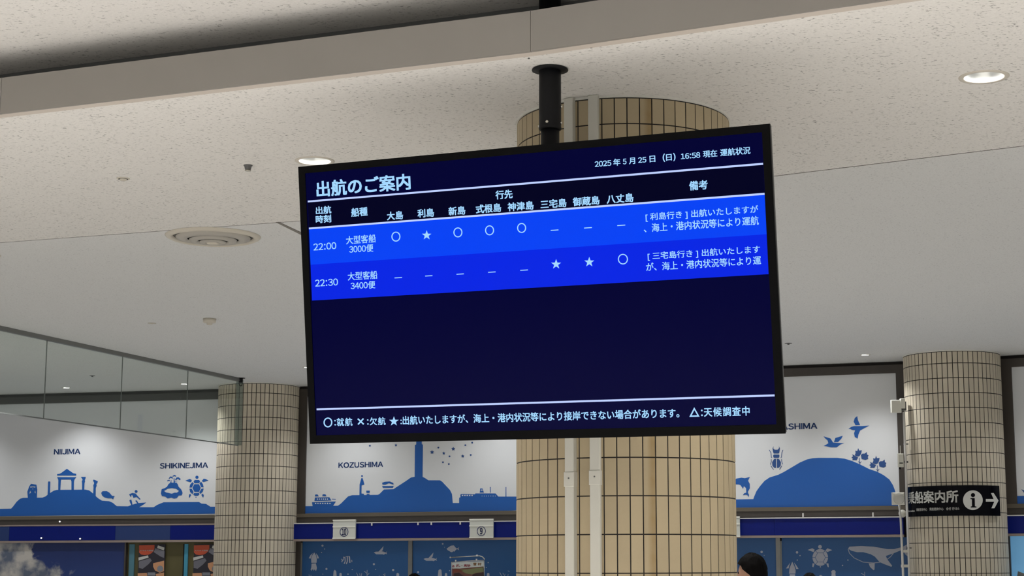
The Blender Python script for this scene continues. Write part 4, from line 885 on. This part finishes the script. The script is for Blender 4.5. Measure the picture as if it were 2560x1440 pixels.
def vline(x0, y0, x1, y1, t=.0085):
    v = (tvpx(x0, y0)[1] + tvpx(x1, y1)[1]) / 2; fbox(cu0, cu1, v - t / 2, v + t / 2, -.0035, -.0022, 'rule_line', m_lin, scr); return v
vr1 = (tvpx(774, 664)[1] + tvpx(1917, 589)[1]) / 2; vr2 = (tvpx(779, 754)[1] + tvpx(1920, 689)[1]) / 2
v1 = vline(765, 505, 1911, 411); v2 = vline(769, 573, 1914, 487); v3 = vline(793, 1025, 1934, 990)
fbox(cu0, cu1, v2 + .004, v1 - .004, -.004, -.0035, 'header_row', m_scrb, scr)
fbox(cu0, cu1, vr1, v2 - .004, -.004, -.0032, 'table_row', m_row1, scr)
fbox(cu0, cu1, vr2, vr1, -.004, -.0032, 'table_row', m_row2, scr)
C1 = (720, 280); C2 = (1340, 280); C3 = (720, 540); C4 = (1340, 540); C5 = (740, 940); C6 = (1340, 940)
def T(s, c, xl, yl, xr, yr, h, bold=.022, c2=None):
    c2 = c2 or c
    a = tvpx(c[0] + xl / 4, c[1] + yl / 4); b = tvpx(c2[0] + xr / 4, c2[1] + yr / 4)
    hh = tvpx(c[0] + xl / 4, c[1] + (yl - h / 2) / 4)[1] - tvpx(c[0] + xl / 4, c[1] + (yl + h / 2) / 4)[1]
    text(tv, s, a[0], b[0], (a[1] + b[1]) / 2, hh, 'lettering', m_txt, scr, bold, -.0015, cjk=any(ch.isdigit() for ch in s) or s[0] == ':' and len(s) < 8)
T('出航のご案内', C1, 272, 770, 1222, 708, 165, .028)
T('行先', C1, 2078, 836, 2250, 826, 90, .028)
T('出航', C1, 268, 992, 425, 986, 80, .028); T('時刻', C1, 268, 1082, 425, 1076, 80, .028)
T('船種', C1, 625, 1012, 790, 1003, 90, .028); T('大島', C1, 985, 1048, 1148, 1040, 86, .028); T('利島', C1, 1293, 1022, 1460, 1014, 86, .028)
T('新島', C1, 1605, 1000, 1775, 992, 86, .028); T('式根島', C1, 1880, 978, 2135, 965, 88, .028); T('神津島', C1, 2200, 955, 2462, 942, 88, .028)
T('三宅島', C2, 50, 930, 312, 915, 88, .028); T('御蔵島', C2, 375, 905, 645, 890, 90, .028); T('八丈島', C2, 715, 878, 985, 862, 90, .028)
T('備考', C2, 1545, 742, 1732, 732, 95, .028)
T('2025', C2, 598, 522, 765, 513, 57); T('年', C2, 785, 505, 857, 502, 72); T('5', C2, 882, 498, 918, 496, 57); T('月', C2, 942, 492, 1005, 489, 66)
T('25', C2, 1035, 483, 1118, 478, 57); T('日', C2, 1150, 472, 1208, 469, 66); T('(', C2, 1282, 460, 1306, 459, 84); T('日', C2, 1316, 457, 1374, 453, 66); T(')', C2, 1388, 452, 1412, 450, 84)
T('16:58', C2, 1465, 445, 1660, 430, 57); T('現在', C2, 1687, 422, 1832, 412, 72); T('運航状況', C2, 1862, 405, 2165, 384, 76)
T('22:00', C3, 248, 321, 478, 309, 70, .012); T('大型客船', C3, 575, 252, 875, 236, 84, .014); T('3000便', C3, 608, 344, 850, 332, 78, .014)
T('22:30', C3, 268, 684, 498, 674, 70, .012); T('大型客船', C3, 595, 615, 893, 602, 84, .014); T('3400便', C3, 625, 711, 872, 700, 78, .014)
T('[ 利島行き ] 出航いたしますが', C2, 1105, 1064, 2235, 980, 86, .014); T('、海上・港内状況等により運航', C2, 1085, 1166, 2238, 1096, 88, .014)
T('[ 三宅島行き ] 出航いたします', C4, 1122, 416, 2248, 346, 84, .014); T('が、海上・港内状況等により運', C4, 1105, 522, 2255, 450, 84, .014)
def ring(c, x, y, rx, ry, w=10):
    flat(tv, [[[tvpx(c[0] + a / 4, c[1] + b / 4) for a, b in circ((x, y), rx, 40, ry)], [tvpx(c[0] + a / 4, c[1] + b / 4) for a, b in circ((x, y), rx - w, 40, ry - w)]]], -.0022, .0007, 'circle_mark', m_txt, scr)
for a, b in ((1077, 217), (1700, 174), (2018, 153), (2340, 129)): ring(C3, a, b, 45, 50)
ring(C4, 874, 442, 50, 53); ring(C5, 328, 472, 44, 49, 12)
for c_, a, b, r_ in ((C3, 1386, 203, 50), (C4, 205, 494, 52), (C4, 537, 472, 52), (C5, 985, 460, 50)):
    flat(tv, [[[tvpx(c_[0] + p / 4, c_[1] + q / 4) for p, q in star((a, b), r_, .40)]]], -.0022, .0007, 'star_mark', m_txt, scr)
for c_, a, b, y in ((C3, 1065, 1140, 630), (C3, 1372, 1445, 611), (C3, 1686, 1760, 593), (C3, 2003, 2078, 573), (C3, 2325, 2402, 553), (C4, 152, 230, 151), (C4, 487, 565, 127), (C4, 820, 900, 102)):
    q0 = tvpx(c_[0] + a / 4, c_[1] + y / 4); q1 = tvpx(c_[0] + b / 4, c_[1] + y / 4); v = (q0[1] + q1[1]) / 2
    fbox(q0[0], q1[0], v - .002, v + .002, -.0022, -.0015, 'dash_mark', m_txt, scr)
T(':就航', C5, 392, 470, 572, 463, 80); T('×', C5, 622, 463, 688, 461, 66, .004); T(':欠航', C5, 718, 462, 902, 456, 78)
T(':出航いたしますが、海上・港内状況等により接岸できない場合があります。', C5, 1050, 452, 1422, 370, 88, c2=C6)
flat(tv, [[[tvpx(C6[0] + p / 4, C6[1] + q / 4) for p, q in ((1570, 315), (1520, 411), (1622, 408))], [tvpx(C6[0] + p / 4, C6[1] + q / 4) for p, q in ((1571, 342), (1543, 396), (1600, 394))]]], -.0022, .0007, 'triangle_mark', m_txt, scr)
T(':天候調査中', C6, 1637, 364, 2120, 350, 92)
# mounting plate joining the display to the pole
mp = tv.to3(.10, .0, -.06)
fbox(-.15, .35, -.18, .22, -.060, -.043, 'mount_plate', m_black)
fbox(.04, .16, .0, .12, -.085, -.060, 'mount_arm', m_black)

# ================================================================== PEOPLE
def person(x, y, height, facing, label, hairw=1.0, hairtop=0):
    """standing figure; facing = heading angle of the face"""
    root = empty('person', (x, y, 0), label, 'person'); s = height / 1.70
    f = Vector((math.cos(facing), math.sin(facing), 0)); l = Vector((-f.y, f.x, 0))
    def W(a, b, z): return Vector((x, y, 0)) + f * a * s + l * b * s + Vector((0, 0, z * s))
    J = {'pel': (0, 0, .93, .135), 'wst': (0, 0, 1.08, .12), 'chs': (0, 0, 1.28, .145), 'nkb': (-.005, 0, 1.42, .075), 'nkt': (.01, 0, 1.50, .055), 'hdb': (.02, 0, 1.565, .07)}
    for sd, sg_ in (('l', 1), ('r', -1)):
        J.update({sd + 'sh': (0, .16 * sg_, 1.38, .065), sd + 'el': (-.02, .215 * sg_, 1.10, .045), sd + 'wr': (.05, .22 * sg_, .87, .03), sd + 'pm': (.07, .22 * sg_, .80, .032),
                  sd + 'hp': (0, .09 * sg_, .88, .095), sd + 'kn': (.01, .095 * sg_, .49, .06), sd + 'an': (-.02, .10 * sg_, .09, .042), sd + 'to': (.13, .11 * sg_, .035, .035)})
        for k in range(4): J[sd + 'f%d' % k] = (.085 + .008 * k, (.245 - .016 * k) * sg_ , .715 - .006 * (k in (1, 2)), .009)
        J[sd + 'th'] = (.11, .20 * sg_, .75, .010)
    E = [('pel', 'wst'), ('wst', 'chs'), ('chs', 'nkb'), ('nkb', 'nkt'), ('nkt', 'hdb')]
    for sd in 'lr':
        E += [('chs', sd + 'sh'), (sd + 'sh', sd + 'el'), (sd + 'el', sd + 'wr'), (sd + 'wr', sd + 'pm'), ('pel', sd + 'hp'), (sd + 'hp', sd + 'kn'), (sd + 'kn', sd + 'an'), (sd + 'an', sd + 'to'), (sd + 'pm', sd + 'th')] + [(sd + 'pm', sd + 'f%d' % k) for k in range(4)]
    names = list(J); idx = {n_: i for i, n_ in enumerate(names)}
    me = bpy.data.meshes.new('body'); base = Vector((x, y, 0))
    me.from_pydata([tuple(W(*J[n_][:3]) - base) for n_ in names], [(idx[a], idx[b]) for a, b in E], [])
    o = bpy.data.objects.new('body', me); COL.objects.link(o)
    md = o.modifiers.new('s', 'SKIN'); md.use_smooth_shade = True
    for n_ in names: v = me.skin_vertices[0].data[idx[n_]]; v.radius = (J[n_][3] * s, J[n_][3] * s * (1.0)); v.use_root = n_ == 'pel'
    o.modifiers.new('d', 'SUBSURF').levels = 1
    dg = bpy.context.evaluated_depsgraph_get(); dg.update(); bm_ = bpy.data.meshes.new_from_object(o.evaluated_get(dg)); bpy.data.objects.remove(o)
    # head: a shaped ellipsoid with brow, nose and chin, joined to the neck
    hc = W(.03, 0, 1.60); hv = []; hf = []; nu, nv = 28, 20
    def head(th, ph, g=1.0):
        d = (math.cos(ph) * math.cos(th), math.cos(ph) * math.sin(th), math.sin(ph))
        a, b, z = d[0] * .098 * g, d[1] * .077 * g, d[2] * .115 * g
        if d[2] < 0: b *= 1 - .30 * d[2] ** 2; a *= 1 - .08 * d[2] ** 2; a += .012 * d[2] * d[2] * (1 if d[0] > 0 else -.8)
        if g == 1.0:
            nz_ = math.exp(-((th / .16) ** 2) - ((ph + .12) / .20) ** 2); a += .026 * nz_
            a -= .007 * (math.exp(-(((abs(th) - .38) / .16) ** 2) - ((ph - .07) / .11) ** 2))
            a += .004 * math.exp(-((th / .3) ** 2) - ((ph + .48) / .07) ** 2)
            ear = math.exp(-((abs(th) - 1.62) / .12) ** 2 - ((ph + .02) / .25) ** 2); b += .016 * ear * (1 if d[1] > 0 else -1)
        return hc + (f * a + l * b + Vector((0, 0, z))) * s
    for j in range(nv + 1):
        for i in range(nu): hv.append(head(2 * math.pi * i / nu - math.pi, math.pi * j / nv - math.pi / 2))
    for j in range(nv):
        for i in range(nu): k = (i + 1) % nu; hf.append([j * nu + i, j * nu + k, (j + 1) * nu + k, (j + 1) * nu + i])
    n0 = len(bm_.vertices); V = [tuple(v.co + base) for v in bm_.vertices] + [tuple(v) for v in hv]; Fq = [list(p.vertices) for p in bm_.polygons] + [[i + n0 for i in q] for q in hf]
    bo = mesh_obj('body', V, Fq, m_skin, root, True)
    bo.data.materials.append(m_shirt); bo.data.materials.append(m_pants); bo.data.materials.append(m_black)
    for p in bo.data.polygons:
        z_ = p.center.z / s; loc = p.center; side = abs(loc.dot(l)) / s
        p.material_index = 0 if z_ > 1.445 or (z_ < .87 and side > .165 and z_ > .6) else (1 if z_ > .90 else (2 if z_ > .10 else 3))
    # hair: a thick cap lifted off the skull, cropped at face and nape, with tufts
    hv = []; hf = []; rnd = random.Random(int(x * 100)); nu, nv = 40, 18
    for j in range(nv + 1):
        for i in range(nu):
            th = 2 * math.pi * i / nu - math.pi; ph = -.42 + (math.pi / 2 + .42) * j / nv
            front = max(0, math.cos(th)); phm = ph if abs(th) > 1.25 else max(ph, .30 + .25 * front)
            if 1.25 <= abs(th) < 1.8: phm = max(ph, -.1 + (1.8 - abs(th)) * .6)
            g = 1.10 + .06 * math.sin(phm) + rnd.uniform(-.035, .04) + .02 * math.sin(5 * th + 3 * phm) - (.07 if j == 0 else 0)
            hv.append(head(th, phm, g * hairw))
    for j in range(nv):
        for i in range(nu): k = (i + 1) % nu; hf.append([j * nu + i, j * nu + k, (j + 1) * nu + k, (j + 1) * nu + i])
    mesh_obj('hair', hv, hf, m_hair, root, True)
    eb = B()
    for sd in (-1, 1): eb.lathe(hc + (f * .082 + l * .032 * sd + Vector((0, 0, .006))) * s, [(.001, .012), (.007, .009), (.010, 0)], 12, X=l, Y=Vector((0, 0, 1)), Z=f)
    eb.out('eyes', m_eye, root, True)
    mb = B(); mb.box(hc + (f * .090 + Vector((0, 0, -.055))) * s, .045 * s, .012 * s, .012 * s, X=l, Y=f, ch=.003); mb.out('mouth', mat('lips', (150, 85, 80), .5), root)
    return root
def at_depth(x, y, Y): d = ray(x, y); return CAM + d * (Y / d.y)
q = at_depth(1889, 1388, 11.6); person(q.x, q.y, (q.z - .0) / 1.016, R(152), 'person with short black hair seen from behind in front of the turtle mural, dark clothing', 1.06)
q = at_depth(2025, 1434, 13.5); person(q.x, q.y, q.z / 1.016, R(250), 'dark-haired person whose crown just shows below the squid print, right of the other head')
q = at_depth(1034, 1436, 13.0); person(q.x, q.y, q.z / 1.016, R(80), 'dark-haired person whose crown just shows at the bottom by the sea mural post')
